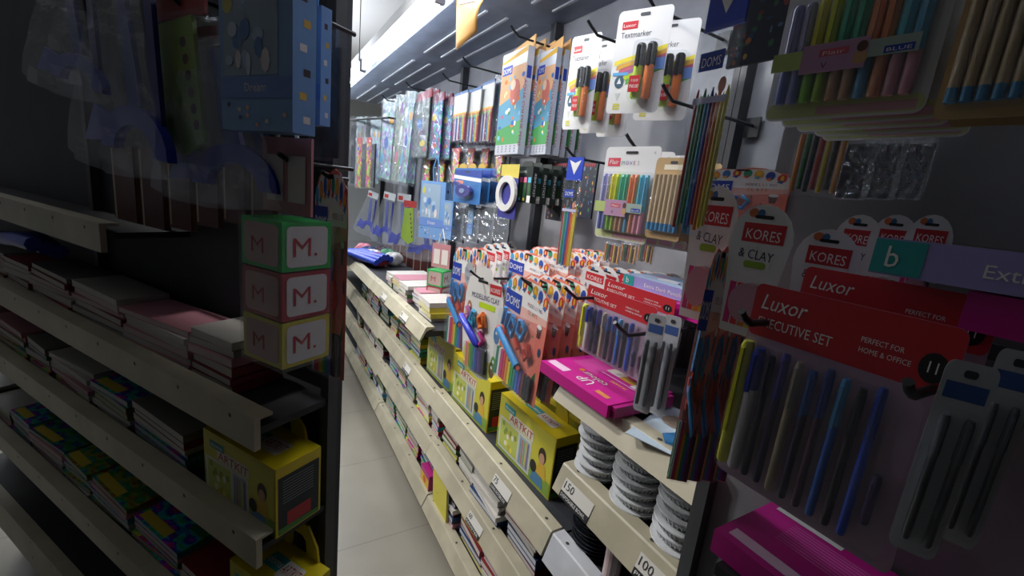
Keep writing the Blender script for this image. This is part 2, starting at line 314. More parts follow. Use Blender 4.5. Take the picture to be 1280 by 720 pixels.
def p_kores():
    o = root('round_top_clay_card', 'modelling clay pack'); m = MB()
    p = [(-.06, -.3), (.06, -.3), (.075, -.14)]+ell(0, -.08, .085, .08, 12, -.3, PI+.3)+[(-.075, -.14)]
    m.prism(p, 0, .0014, M('#d9d8d8')); m.dec(rect(-.05, .062, -.085, -.042), -.0006, RED); m.text('KORES', -.04, -.077, .024, -.0009, WHITE, width=.092, rot=-.03)
    m.text('& CLAY', -.05, -.12, .022, -.0006, M('#2c2f52'), width=.095, rot=-.05); m.dec(rr(0, -.135, .06, .016, .007), -.0006, M('#8aa834'))
    m.dec(ell(-.03, -.02, .014, .01), -.0006, M('#c86a3a')); m.dec(ell(-.01, -.02, .01, .009), -.0008, M('#2f6a9a')); slot(m, .05, -.028, m=BLACK)
    for k in range(5): m.dec(rect(-.055+.022*k, -.037+.022*k, -.28, -.18), -.0008, M(STICKS[2+k]))
    m.build('card', o)
    t = MB(); t.prism(ell(.01, -.22, .045, .045, 16), -.03, -.002, M('#b98a9a', .35)); t.build('clay_tub', o); return o
def p_luxor():
    o = root('executive_pen_set', 'pen set'); m = MB()
    m.prism(rr(0, -.13, .27, .26, .01), 0, .0016, M('#b08fa6', .35)); m.dec(rr(0, -.0325, .27, .065, .01), -.0005, RED)
    m.text('Luxor', -.12, -.03, .02, -.0009, WHITE, width=.07, slant=.25); m.text('EXECUTIVE SET', -.12, -.052, .0125, -.0009, WHITE, width=.115)
    m.text('PERFECT FOR', .03, -.036, .006, -.0009, WHITE, width=.05); m.text('HOME & OFFICE', .03, -.047, .006, -.0009, WHITE, width=.06)
    m.dec(ell(.112, -.042, .015, .015), -.0009, BLACK); m.text('11', .112, -.047, .012, -.0012, WHITE, cen=True); m.build('card', o)
    cap = ['#e2e02a', '#2336a8', '#2a2450', '#3a2aa0', '#b8ac98', '#2a5aa8', '#3a4a9a', '#4aa0dc', '#24222c', '#2c48b4', '#403064']; bod = ['#e2e020', '#e4dce2', '#2a1c40', '#33184e', '#c4b494', '#2e1a48', '#521848', '#2468d0', '#2a1028', '#2450d0', '#402464']
    for k in range(11):
        x = -.118+.0215*k; r = (.0098 if k < 2 else .0062); z1 = -.072-.004*(k % 3); z0 = -.24 if k < 10 else -.215
        if k == 10: z1 = -.16
        marker(o, x, z0, z1, M(bod[k], .3), M(cap[k], .3), r, -.014, 'pen', .32 if k else .7)
    blister(o, -.13, .13, -.25, -.065, .027); return o
def p_penpack():
    o = root('gel_pen_blister', 'pen pack'); m = MB(); m.prism(rr(0, -.11, .075, .22, .012), 0, .0012, M('#b9bcc2')); slot(m, .02, -.012); m.dec(rect(-.03, .03, -.04, -.022), -.0005, M('#4060a0')); m.build('card', o)
    for x in (-.017, .017): marker(o, x, -.2, -.055, M('#3a3d44', .3), M('#5a5e66', .25), .008, -.012, 'pen', .3)
    blister(o, -.032, .032, -.21, -.048, .024); return o
def p_strip():
    o = root('sketch_pen_pouch', 'sketch pen pouch'); m = MB(); m.box(-.1, .1, -.003, .003, -.13, -.01, M('#d2d2cf')); m.box(-.1, .1, -.004, .004, -.016, 0, M('#4a6a9a'))
    for k, c in enumerate(('#d8b030', '#e0663a', '#7ab04a')): m.dec(rect(-.1, .1, -.142-.009*k, -.13-.009*k), -.006-.0002*k, M(c))
    m.build('header_card', o)
    for k, c in enumerate(('#7a3a6a', '#c8b8c8', '#3a5aa0', '#d8d4c8', '#8a3a78', '#4a9ab8', '#d8c04a', '#b0485a')):
        x = -.086+.0245*k; p = MB(); p.tube([(x, 0, -.3), (x, 0, -.14)], .008, M(c, .3), 6); p.build('sketch_pen', o)
    f = MB(); f.box(-.104, .104, -.011, .011, -.31, -.012, CLEAR); f.build('clear_pouch', o); return o
def bag(name, cat, w, h, cols, seed, header=None, gl=True):
    r = random.Random(seed); o = root(name, cat); m = MB(); nx, nz = 7, 12
    def sheet(y0, mat, s, amp):
        v = [(-w/2+w*i/nx*1+s*r.uniform(-.004, .004), y0+amp*r.uniform(-1, 1)*(1 if 0 < i < nx else .3), -h*j/nz) for j in range(nz+1) for i in range(nx+1)]
        return v, [(j*(nx+1)+i, j*(nx+1)+i+1, (j+1)*(nx+1)+i+1, (j+1)*(nx+1)+i) for j in range(nz) for i in range(nx)]
    c = MB(); c.box(-w*.42, w*.42, -.003, .003, -h*.97, -h*.12, M(cols[0], .5, 'print'))
    for k, cc in enumerate(cols[1:]):
        z = -h*(.15+.75*r.random()); x = r.uniform(-w*.3, w*.3); c.dec(ell(x, z, w*r.uniform(.08, .2), h*r.uniform(.03, .09), 9), -.0035-.0003*k, M(cc))
    c.build('contents', o)
    if header: hd = MB(); hd.box(-w/2, w/2, -.002, .002, -h*.12, 0, M(header)); hd.build('header_card', o)
    if gl:
        v, f = sheet(-.012, CLEAR, 1, .006); m.add(v, f, FILM); v, f = sheet(.01, CLEAR, 1, .004); m.add(v, f, CLEAR); m.build('clear_bag', o)
    return o
def p_geo():   # clear pouch holding a school geometry set with a blue arch handle
    o = root('geometry_set_pouch', 'geometry set'); h = MB(); h.box(-.06, .06, -.002, .002, -.05, 0, M('#c4c8cc')); h.dec(rect(-.05, -.01, -.04, -.015), -.003, M('#b83a34')); slot(h, .03, -.008); h.build('header_card', o)
    b = M('#2438b8', .3); t = MB(); t.prism([(x, z) for x, z in ell(.02, -.325, .075, .085, 12, 0, PI)]+[(x, z) for x, z in reversed(ell(.02, -.325, .045, .05, 12, 0, PI))], -.012, 0, b); t.build('handle', o)
    t = MB(); t.prism([(-.02, -.06), (.0, -.06), (.03, -.24), (.0, -.25)], -.006, 0, M('#3a4aa8', .3)); t.prism([(.04, -.06), (.055, -.06), (.075, -.28), (.055, -.28)], -.006, 0, M('#30358a', .3)); t.build('ruler', o)
    t = MB(); t.prism([(-.085, -.25), (-.115, -.325), (-.05, -.315), (-.04, -.265)], -.006, 0, b); t.build('set_square', o)
    f = MB(); n = 9; rr_ = random.Random(4); v = []
    for j in range(9):
        for i in range(n+1):
            k = j/8; ww = .05+.075*k; v.append((-ww+2*ww*i/n-.012*k, -.016-.016*rr_.random()*k-.002, -.045-.305*k-.02*math.sin(PI*i/n)*k))
    f.add(v, [(j*(n+1)+i, j*(n+1)+i+1, (j+1)*(n+1)+i+1, (j+1)*(n+1)+i) for j in range(8) for i in range(n)], FILM); f.add([(x, .006, z) for x, y, z in v], [(j*(n+1)+i, j*(n+1)+i+1, (j+1)*(n+1)+i+1, (j+1)*(n+1)+i) for j in range(8) for i in range(n)], CLEAR); f.build('clear_pouch', o); return o
def p_ggeo():
    o = root('green_ruler_pouch', 'ruler set'); h = MB(); h.box(-.05, .05, -.002, .002, -.05, 0, M('#a83a3a')); h.build('header_card', o)
    t = MB(); g = M('#8fae2a', .35); t.prism([(-.04, -.06), (.03, -.05), (.045, -.3), (.0, -.33), (-.06, -.28)], -.006, 0, g)
    for k in range(6): t.dec(ell(.012+.004*k, -.1-.033*k, .006, .011, 8), -.0065, M('#5a3a20'))
    t.build('ruler', o); f = MB(); f.box(-.07, .065, -.012, .006, -.345, -.045, CLEAR); f.build('clear_pouch', o); return o
def p_gift():
    o = root('blue_gift_box', 'stationery gift box'); b = M('#7aa3d6', .35); m = MB(); m.box(-.11, .11, 0, .05, -.3, 0, b); y = -.0008
    m.dec(rect(-.095, .07, -.19, -.015), y, M('#9fb4c8', .15)); m.dec(rect(-.11, .11, -.235, -.195), y-.0003, M('#6f8fd0')); m.text('Dream', -.03, -.222, .018, y-.0006, WHITE)
    m.dec(ell(-.08, -.05, .016, .018), y-.0005, M('#c9c464'))
    for i in range(12): m.dec(ell(R.uniform(-.08, .06), R.uniform(-.18, -.03), R.uniform(.008, .02), R.uniform(.01, .025), 8), y-.0005-.0001*i, M(R.choice(['#c4d4e4', '#6f98cc', '#a8c4dc', '#e0d8dc', '#5a86c0'])))
    for i in range(8): m.dec(ell(R.uniform(-.1, .1), R.uniform(-.29, -.245), .006, .005, 6), y-.0004, M(R.choice(['#e0b8a0', '#e8e0d0', '#4a5a80'])))
    for i in range(6):
        z = -.04-.045*i; m.add([(.1103, .015+.008*(i % 2), z), (.1103, .03+.008*(i % 2), z), (.1103, .03+.008*(i % 2), z-.014), (.1103, .015+.008*(i % 2), z-.014)], [(0, 1, 2, 3)], M(['#3a2a3a', '#d8b04a', '#e8e0e0'][i % 3]))
    m.build('printed_box', o); t = MB(); t.tube([(-.02, .02, 0), (-.03, .02, .07), (0, .02, .13), (.02, .02, .07), (.02, .02, 0)], .004, M('#5a96d4')); t.build('cord_handle', o); return o
def p_tape():
    o = root('correction_tape_card', 'correction tape'); m = MB(); m.prism(rr(0, -.1, .15, .2, .01), 0, .0014, M('#2f6fb0')); m.dec([(-.075, -.01), (.075, -.01), (.075, -.05), (-.075, -.035)], -.0005, M('#24419a'))
    m.dec([(-.075, -.06), (.075, -.075), (.075, -.055), (-.075, -.04)], -.0008, WHITE); m.prism(ell(-.03, .005, .022, .022, 12), .0005, .002, M('#c9a84c')); m.dec(rect(-.06, -.02, -.09, -.072), -.0008, M('#e08a6a')); slot(m, .03, -.02); m.build('card', o)
    t = MB(); t.prism(ell(0, -.13, .04, .035, 14), -.02, -.002, M('#3a3a8a', .3)); t.prism(ell(0, -.13, .014, .014, 10), -.023, -.019, M('#8a9ac0', .3)); t.prism([(-.045, -.105), (-.06, -.09), (-.045, -.08), (-.02, -.1)], -.018, -.002, M('#3a3a8a', .3)); t.build('tape_dispenser', o)
    blister(o, -.055, .055, -.18, -.075, .026); return o
def p_hibox():
    o = root('highlighter_box', 'highlighter box'); m = MB(); m.box(-.09, .09, 0, .03, -.17, 0, M('#1c2622', .35)); cs = ['#7ac83a', '#e8a02c', '#e0608a', '#e87aa0', '#58b8d8', '#d8c83a']
    m.dec(rect(-.06, .05, -.04, -.01), -.0006, M('#2c3a30')); m.text('HIGHLIGHTER', -.05, -.03, .01, -.001, WHITE, width=.09)
    for k in range(5):
        x = -.07+.035*k; m.dec(rect(x-.012, x+.012, -.075, -.05), -.0006, M(cs[k])); m.dec(rect(x-.011, x+.011, -.145, -.077), -.0006, M('#2f5a34')); m.dec(rect(x-.008, x+.008, -.16, -.147), -.0006, M(cs[(k+2) % 6]))
    m.dec(rect(.06, .088, -.168, -.135), -.0009, WHITE); k = m.mark(); m.text('TEXTLINER', 0, 0, .012, 0, WHITE, width=.11); m.xf(k, Matrix(((0, 0, 0, .0905), (0, 0, 1, .01), (1, 0, 0, -.14), (0, 0, 0, 1)))); m.build('printed_box', o)
    t = MB(); t.prism(rr(0, .012, .08, .03, .01), .026, .029, M('#1c2622')); t.build('hanging_tab', o); return o
def p_roundtape():
    o = root('round_white_tape_card', 'tape pack'); m = MB(); m.prism(rr(0, -.12, .12, .24, .01), 0, .0014, M('#2a2a8a')); m.dec([(-.06, 0), (.06, 0), (.06, -.06), (-.06, -.05)], -.0005, M('#c9b84a')); m.build('card', o)
    p = MB(); n = 20; a = ell(0, -.13, .065, .08, n); b = ell(0, -.13, .04, .052, n)
    v = [(x, -.014, z) for x, z in a]+[(x, -.014, z) for x, z in b]+[(x, -.002, z) for x, z in a]+[(x, -.002, z) for x, z in b]
    f = []
    for i in range(n): j = (i+1) % n; f += [(i, j, n+j, n+i), (i, 2*n+i, 2*n+j, j), (n+i, n+j, 3*n+j, 3*n+i)]
    p.add(v, f, M('#d4d3d0', .35)); p.build('tape_ring', o); return o
def p_thinpens():
    o = root('slim_pencil_pouch', 'pencil pouch')
    for k, c in enumerate(('#c87a30', '#2f6a3a', '#2a2c30', '#a83a30', '#c8b040', '#3a2a24', '#d89a50')):
        x = -.036+.012*k; p = MB(); p.tube([(x, 0, -.15+.006*(k % 2)), (x, 0, -.02)], .005, M(c, .35), 6); p.build('pencil', o)
    f = MB(); f.box(-.045, .045, -.008, .008, -.16, 0, CLEAR); f.build('clear_pouch', o); return o
def p_dark(): return bag('dark_pen_wallet', 'pen wallet', .16, .26, ['#20242e', '#2a3450', '#14161c', '#3a3f4a'], 5)
def p_floral():
    o = root('dark_floral_notebook', 'notebook'); m = MB(); m.box(-.09, .09, 0, .012, -.27, 0, M('#1c2438', .4))
    for i in range(40): m.dec(ell(R.uniform(-.08, .08), R.uniform(-.26, -.12) if i % 3 else R.uniform(-.11, -.02), R.uniform(.004, .012), R.uniform(.004, .012), 7), -.0006-.00002*i, M(R.choice(['#a8683a', '#3a6a48', '#c8a04a', '#8a3a3a', '#5a7a9a', '#284a68'])))
    for i in range(7): m.dec([(-.07+.02*i, -.005), (-.055+.02*i, -.005), (-.0625+.02*i, -.025)], -.0012, M('#b83a3a'))
    m.build('cover', o); return o
def p_board():
    o = root('wooden_clip_board', 'board'); m = MB(); m.box(-.13, .13, 0, .02, -.26, 0, M('#8a6a50', .55)); m.box(-.13, .13, -.003, 0, -.26, 0, M('#5a2a2a', .5)); m.dec(rect(-.12, -.1, -.25, -.01), -.0035, M('#c9b49a')); m.text('SLATE', -.06, -.14, .03, -.0035, M('#7a3a30')); m.build('board_panel', o); return o
def p_blocks():
    o = root('magic_cube_strip', 'puzzle cube pack'); s = .085; t = MB(); t.box(-.05, .05, -.002, .002, -.13, 0, M('#c88a90')); t.dec(rect(-.04, -.005, -.11, -.03), -.003, M('#e8dcd8')); t.dec(rect(.005, .04, -.11, -.03), -.003, M('#e8dcd8')); t.tube([(-.02, 0, 0), (0, 0, .08), (.02, 0, 0)], .003, WHITE); t.build('header_card', o)
    cs = ['#1fb24a', '#a82a34', '#cfc23a']
    for k in range(3):
        z = -.14-k*(s+.003); b = MB(); b.box(-s/2, s/2, -s/2, s/2, z-s, z, M(cs[k], .35)); e = .007
        b.dec(rr(0, z-s/2, s-2*e, s-2*e, .008), -s/2-.0006, M('#c9a9a0')); b.text('M', -.02, z-s*.7, .03, -s/2-.001, M('#a8342c'))
        q = b.mark(); b.dec(rr(0, z-s/2, s-2*e, s-2*e, .008), -s/2-.0006, M('#d9d6d2')); b.text('M.', -.025, z-s*.7, .035, -s/2-.001, M('#b02a34')); b.xf(q, Matrix.Rotation(PI/2, 4, 'Z')); b.build('cube', o)
    w = MB(); w.box(-s/2-.003, s/2+.003, -s/2-.003, s/2+.003, -.14-3*(s+.003)-.002, -.136, CLEAR); w.build('shrink_wrap', o); return o
def p_artkit():
    o = root('art_kit_box', 'art kit'); w, h, d = .33, .2, .085; m = MB(); m.box(-w/2, w/2, 0, d, 0, h, M('#dcc61c', .35)); y = -.0006
    m.dec(rect(-w/2+.003, w/2-.003, .003, h-.004), y, M('#d0c843')); m.dec([(-w/2+.003, .003), (w/2-.003, .003), (w/2-.003, .05), (-w/2+.003, .075)], y-.0002, M('#88a848'))
    m.dec(rect(-w/2+.012, .05, .012, .125), y-.0004, M('#d6d8d0')); m.dec(rect(-w/2+.02, -.03, .02, .118), y-.0006, M('#c0ca62')); m.dec(rect(-.02, .042, .02, .118), y-.0006, M('#a8b6bc'))
    for i in range(14): m.dec(ell(R.uniform(-.14, -.04), R.uniform(.03, .11), .008, .01, 7), y-.0008-.00002*i, M(R.choice(['#e8e060', '#88a040', '#e8e8dc', '#c8b03a'])))
    for i in range(5): m.dec(rect(-.014+.011*i, -.007+.011*i, .025, .11), y-.0009, M(['#7a9ab0', '#c87a6a', '#8ab07a', '#d8c060', '#7a6a98'][i]))
    m.dec(ell(.11, .115, .02, .026), y-.0006, M('#3a2a24')); m.dec(ell(.11, .105, .014, .018), y-.0009, M('#c89a7a')); m.dec([(.085, .05), (.14, .045), (.13, .09), (.098, .092)], y-.0007, M('#d8b03a'))
    m.dec(ell(.07, .06, .018, .02), y-.0008, M('#2a2420')); m.dec([(.06, .01), (.13, .012), (.12, .045), (.07, .05)], y-.0007, M('#5a8ab0'))
    m.dec(rect(-.13, -.06, .158, .18), y-.0006, M('#2f9a9a')); m.text('doms', -.125, .163, .012, y-.001, WHITE, width=.055)
    m.dec(rr(-.02, .145, .15, .035, .006), y-.0005, M('#e0dcc8')); m.text('ARTKIT', -.09, .132, .027, y-.001, M('#b83a30'), width=.14, slant=.1)
    # top face print: doms / ARTKIT
    k = m.mark(); m.dec(rect(-.06, .02, -.012, .018), -.0006, M('#2f9a9a')); m.text('doms', -.055, -.004, .015, -.001, WHITE, width=.07); m.dec(rr(.065, 0, .09, .036, .006), -.0007, M('#e4e0d4')); m.text('ARTKIT', .026, -.008, .02, -.0011, M('#b02a30'), width=.08)
    m.xf(k, Matrix(((1, 0, 0, 0), (0, 0, 1, .04), (0, -1, 0, h), (0, 0, 0, 1))))
    # dark side face with logo
    sx = w/2+.0006; m.add([(sx, .004, .004), (sx, d-.004, .004), (sx, d-.004, h-.03), (sx, .004, h-.03)], [(0, 1, 2, 3)], M('#1c2a30'))
    for i in range(9): z = h-.045-.008*i; m.add([(sx+.0004, .012, z), (sx+.0004, .07, z), (sx+.0004, .07, z+.002), (sx+.0004, .012, z+.002)], [(0, 1, 2, 3)], M('#8a9094'))
    m.add([(sx+.0004, .02, .02), (sx+.0004, .065, .02), (sx+.0004, .065, .06), (sx+.0004, .02, .06)], [(0, 1, 2, 3)], M('#b82a38'))
    m.add([(sx+.0006, .004, .004), (sx+.0006, d-.004, .004), (sx+.0006, d-.004, .016), (sx+.0006, .004, .022)], [(0, 1, 2, 3)], M('#4a8a3a'))
    m.build('carton', o)
    hd = MB(); p = [(-.11, 0), (-.1, .035), (-.05, .075), (.05, .075), (.1, .035), (.11, 0), (.045, 0), (.04, .035), (.02, .045), (-.02, .045), (-.04, .035), (-.045, 0)]
    n = len(p); idx = [(0, 1, 10, 11), (1, 2, 9, 10), (2, 3, 8, 9), (3, 4, 7, 8), (4, 5, 6, 7)]
    for yy in (d-.004, d): hd.add([(x, yy, h+z) for x, z in p], idx, M('#d6c01c', .35))
    hd.add([(x, yy, h+z) for yy in (d-.004, d) for x, z in p], [(i, (i+1) % n, n+(i+1) % n, n+i) for i in range(n)], M('#d6c01c', .35)); hd.build('carry_handle', o); return o
def p_pinkbox():
    o = root('pink_pencil_box', 'colouring set box'); m = MB(); w, d, h = .25, .2, .028; m.box(-w/2, w/2, 0, d, 0, h, PINK, 0); k = m.mark(); W2 = M('#e8c4dc')
    m.dec(rect(-.118, -.07, .165, .182), -.0006, WHITE); m.dec(rect(-.118, -.05, .015, .04), -.0006, W2)
    for i in range(9): m.dec(rect(-.1, -.02+.004*(i % 3), .15-.008*i, .152-.008*i), -.0006, M('#dc7cc0'))
    m.text('colour', .045, .075, .022, -.0008, WHITE, rot=PI, width=.08); m.text('UP', .03, .05, .03, -.0008, WHITE, rot=PI, width=.045)
    m.dec(rr(.0, .145, .05, .03, .006), -.0006, M('#d8cfc8')); m.dec(rr(.045, .14, .045, .024, .006), -.0007, M('#d8a040')); m.dec(rr(.09, .135, .045, .032, .002), -.0006, M('#dcd6d0')); m.dec(rect(.06, .1, .018, .032), -.0006, M('#d88a50'))
    m.text('24 SHADES', .08, .1, .01, -.0008, M('#f0c840'), rot=PI, width=.05); m.dec(rect(-.02, .11, .112, .115), -.0006, W2)
    m.dec(ell(-.045, .07, .008, .008), -.0006, M('#d8803a'))
    m.xf(k, Matrix(((1, 0, 0, 0), (0, 0, 1, 0), (0, -1, 0, h), (0, 0, 0, 1))) @ Matrix(((1, 0, 0, 0), (0, 1, 0, 0), (0, 0, 1, 0), (0, 0, 0, 1))))
    for i in range(k, len(m.v)): x, yv, z = m.v[i]; m.v[i] = (x, yv, z)
    m.build('carton', o); f = MB(); f.box(w/2, w/2+.012, .01, d-.01, .002, .026, M('#b01a78', .4)); f.build('end_flap', o); return o
def p_bbox():
    o = root('violet_eraser_box', 'pencil box'); m = MB(); w, d, h = .24, .13, .026; m.box(-w/2, w/2, 0, d, 0, h, M('#9a94cc', .35)); m.dec(rect(-w/2, -w/2+.035, .001, h-.001), -.0006, TEAL); m.text('b', -w/2+.01, .006, .016, -.001, WHITE)
    m.text('Extra Dark Pencils', -.05, .008, .009, -.0008, WHITE, width=.11); k = m.mark(); m.dec(rect(-w/2+.004, w/2-.004, .004, d-.004), -.0006, M('#a8bcdc'))
    for x, y, a, b, c in ((-.02, .05, .035, .02, '#dfe6f0'), (.05, .06, .05, .03, '#3a4a7a'), (.05, .06, .044, .025, '#c8d8ee'), (.0, .1, .05, .015, '#8ab0dc'), (-.07, .08, .02, .02, '#c9a9d0')): m.dec(ell(x, y, a, b), -.0008-.0001*abs(x), M(c))
    m.text('FROZEN', .02, .02, .016, -.0012, WHITE, width=.07); m.xf(k, Matrix(((1, 0, 0, 0), (0, 0, 1, 0), (0, -1, 0, h), (0, 0, 0, 1)))); m.build('carton', o); return o
def fixtop(v): return v
def p_jar():
    o = root('foil_food_container', 'food container'); m = MB(); g = M('#d2d5d8', .35, 'foil', .1); pr = [(.048, 0), (.05, .002)]
    m.lathe([(.046, 0), (.05, .004), (.056, .02), (.057, .027), (.062, .028), (.062, .031), (.058, .032)], g, n=28)
    for j in range(36): a = 2*PI*j/36; m.tube([(.0515*math.cos(a), .0515*math.sin(a), .004), (.059*math.cos(a), .059*math.sin(a), .026)], .0022, g, 4)
    m.build('bowl', o); l = MB(); l.lathe([(.062, .03), (.065, .032), (.064, .036), (.05, .037), (.048, .034), (.01, .034)], M('#dde0e4', .22, 'foil', .1), n=28); l.dec([(0, 0), (0, 0), (0, 0)], 0, WHITE)
    l.add([(-.03, -.02, .0375), (.005, -.02, .0375), (.005, 0, .0375), (-.03, 0, .0375)], [(0, 1, 2, 3)], M('#4a5a98')); l.build('lid', o); return o
def p_plate():
    o = root('dark_steel_plate', 'plate'); m = MB(); m.lathe([(.05, 0), (.06, .004), (.082, .013), (.084, .016), (.08, .016), (.058, .007), (.02, .006)], M('#4a5058', .3, 'foil', .7), n=28); m.build('dish', o); return o
def p_tube():
    o = root('glue_stick_can', 'glue can'); m = MB(); m.lathe([(.021, 0), (.021, .1), (.019, .104)], M('#c8b4b4', .3), n=18)
    for i in range(14): a = R.uniform(0, 2*PI); z = R.uniform(.035, .085); m.add([(.0214*math.cos(a+u), .0214*math.sin(a+u), z+v) for u, v in ((-.35, -.008), (.35, -.008), (.35, .008), (-.35, .008))], [(0, 1, 2, 3)], M(R.choice(['#b83a3a', '#c87a7a', '#7a8ab0', '#e0dcd8'])))
    m.build('can_body', o); b = MB(); b.lathe([(.0216, .004), (.0216, .028)], M('#3a50a0'), n=18); b.build('blue_band', o); c = MB(); c.lathe([(.017, .104), (.017, .125), (.015, .128)], M('#6a6c70', .3, '', .6), n=18); c.build('cap', o); return o
def notebook(c, page, th, kind=''):
    def fn():
        o = root('notebook', 'notebook'); m = MB(); cm = M(c, .4, kind); w, d = .2, .15
        m.box(-w/2, w/2, 0, d, 0, .0007, cm); m.box(-w/2, w/2, 0, d, th-.0007, th, cm); m.box(w/2-.001, w/2, 0, d, 0, th, cm)
        if kind == 'print':
            z = th+.0004; m.add([(-.09, .01, z), (.03, .01, z), (.03, .045, z), (-.09, .045, z)], [(0, 1, 2, 3)], M('#e0c840')); m.add([(.04, .08, z), (.09, .08, z), (.09, .14, z), (.04, .14, z)], [(0, 1, 2, 3)], M('#3a7a4a'))
        m.build('cover', o); p = MB(); p.box(-w/2+.002, w/2-.002, .001, d-.002, .0012, th-.0012, M(page, .7, 'pages')); p.build('pages', o); return o
    return fn
NB = [('red', '#8a2a30', '#e0dcd4', .014), ('white', '#d2cec8', '#e4e0da', .012), ('green', '#3f6a34', '#dedccc', .014), ('pink', '#c98a98', '#e6d4d4', .012), ('yellow', '#cfc04a', '#e0dcb8', .013), ('dark blue', '#27406a', '#d6d8de', .013), ('grey', '#8a8680', '#dcd8d0', .013)]
PB = [('green picture', '#6a9a3a', '#c9c8b8', .012), ('blue picture', '#2a7ab8', '#c8ccd0', .011), ('orange picture', '#c8642c', '#d0c4b4', .012), ('teal picture', '#2a8a8a', '#c4c8c8', .01)]
BUILD = dict(textmarker=p_textmarker, flair=p_flair, kraft=p_kraft, pouch=p_pouch, aqua=p_aqua, clay=p_clay, whiteclay=p_whiteclay, kores=p_kores, luxor=p_luxor, penpack=p_penpack, strip=p_strip, geo=p_geo, ggeo=p_ggeo, gift=p_gift, tape=p_tape, hibox=p_hibox, roundtape=p_roundtape, dark=p_dark, floral=p_floral, board=p_board, blocks=p_blocks, artkit=p_artkit, pinkbox=p_pinkbox, bbox=p_bbox, jar=p_jar, plate=p_plate, tube=p_tube,
    bagsilver=lambda: bag('pencil_case_bag', 'pencil case', .2, .5, ['#8aa4b8', '#d8a03a', '#3a5aa8', '#c8d0d8', '#5ab0d0'], 1, '#b8c8cc'),
    bagdark=lambda: bag('colouring_kit_bag', 'colouring kit', .2, .5, ['#5a6a6a', '#c83a4a', '#d8c040', '#5a3a6a', '#2a6ab0'], 2, '#a83a4a'),
    bagblue=lambda: bag('blue_pencil_case_bag', 'pencil case', .2, .5, ['#2a5a9a', '#3aa0d8', '#6a3a6a', '#d8c030', '#d04030'], 3, '#8a2a48'),
    baggreen=lambda: bag('ruler_bag', 'ruler pack', .2, .5, ['#7a8a7a', '#5a9a4a', '#8a5aa0', '#c8d0d8', '#c86a8a'], 6, '#9ab0b0'),
    navybag=lambda: bag('navy_pencil_bag', 'pencil bag', .16, .38, ['#22407a', '#1f3a9a', '#3a7ac0', '#1a2a50'], 7, '#b8bac0'),
    toybag=lambda: bag('bright_marker_bag', 'marker bag', .1, .3, ['#c8a030', '#d83a2a', '#2a5ab0', '#e0d830', '#6a2a4a'], 8, '#b83a2a'),
    thinpens=p_thinpens)
for i, (n, c, p, t) in enumerate(NB): BUILD['nb%d' % i] = notebook(c, p, t)
for i, (n, c, p, t) in enumerate(PB): BUILD['pb%d' % i] = notebook(c, p, t, 'print')

# ---------------------------------------------------------------- placing
SIZE = dict(textmarker=(.185, .27), flair=(.22, .29), kraft=(.2, .24), pouch=(.084, .4), aqua=(.2, .4), clay=(.35, .38), whiteclay=(.28, .35), kores=(.17, .3), luxor=(.27, .26), penpack=(.075, .22), strip=(.208, .31), geo=(.23, .37), ggeo=(.13, .345), gift=(.22, .3), tape=(.15, .2), hibox=(.18, .17), roundtape=(.13, .24), dark=(.16, .26), floral=(.18, .27), board=(.26, .26), blocks=(.085, .404), artkit=(.33, .2), bagsilver=(.2, .5), bagdark=(.2, .5), bagblue=(.2, .5), baggreen=(.2, .5), navybag=(.16, .38), toybag=(.1, .3), thinpens=(.09, .16))
def fit(tl, tr, bl, D=None, psi=0, p0=None):
    """top centre, width and height of an upright card whose corners the photograph shows"""
    ps = math.radians(psi); e = Vector((-math.cos(ps), -math.sin(ps), 0)); n = Vector((e.y, -e.x, 0))
    if p0 is None: p0 = at(*tl, D)
    p0 = Vector((p0[0], p0[1], 0))
    def hit(p): r = ray(*p); return r*(p0.dot(n)/r.dot(n))
    a, b, c = hit(tl), hit(tr), hit(bl); w = abs((b-a).dot(e)); z = (a.z+b.z)/2
    return a+e*(w/2)+Vector((0, 0, z-a.z)), w, z-c.z-(a.z-z)*0, ps
ORD = ['front', 'second', 'third', 'fourth', 'fifth', 'sixth', 'seventh', 'eighth', 'ninth', 'tenth', 'eleventh', 'twelfth']
def hang(key, f, label, group=None, n=1, gap=.03, roll=0, uniform=False, where='', drop=.0, dirv=None, base=False, jit=2.5):
    """a row of n packs on one hook, front one first, each further one deeper"""
    P, w, h, ps = f; sw, sh = SIZE[key]; d = Vector(dirv) if dirv else Vector((0, -1, 0)); out = []
    for k in range(n):
        lb = label if n == 1 else '%s, %s in line%s' % (label, ORD[k].replace('front', 'first'), where)
        o = spawn(key, lb, group if n > 1 or group else None)
        q = P+d*gap*k+Vector((0, 0, -drop*k)); o.location = (q.x+(R.uniform(-.004, .004) if k else 0), q.y, q.z+H+(-h if base else 0))
        o.rotation_euler = (0, math.radians(roll+(R.uniform(-1, 1)*jit*.5 if k else 0)), PI+ps+math.radians(R.uniform(-jit, jit) if k else 0))
        sx, sz = w/sw, h/sh; o.scale = (sx, (sx+sz)/2, sz); out.append(o)
    return out
def hook(x, D, z, L=.3, label='', psi=0, up=.02):
    m = MB(); m.box(-.02, .02, -.006, 0, -.03, .02, HOOKM); m.tube([(0, 0, 0), (0, -L*.5, .0), (0, -L+.02, 0), (0, -L-.005, up*.8), (0, -L-.02, up*1.4)], .0042, HOOKM, 6)
    o = m.build('display_hook'); o.location = (x, -D, z+H); o.rotation_euler = (0, 0, PI+math.radians(psi)); return tag(o, label or 'dark metal display hook in the back panel', 'hook', 'display hooks on the shelving')

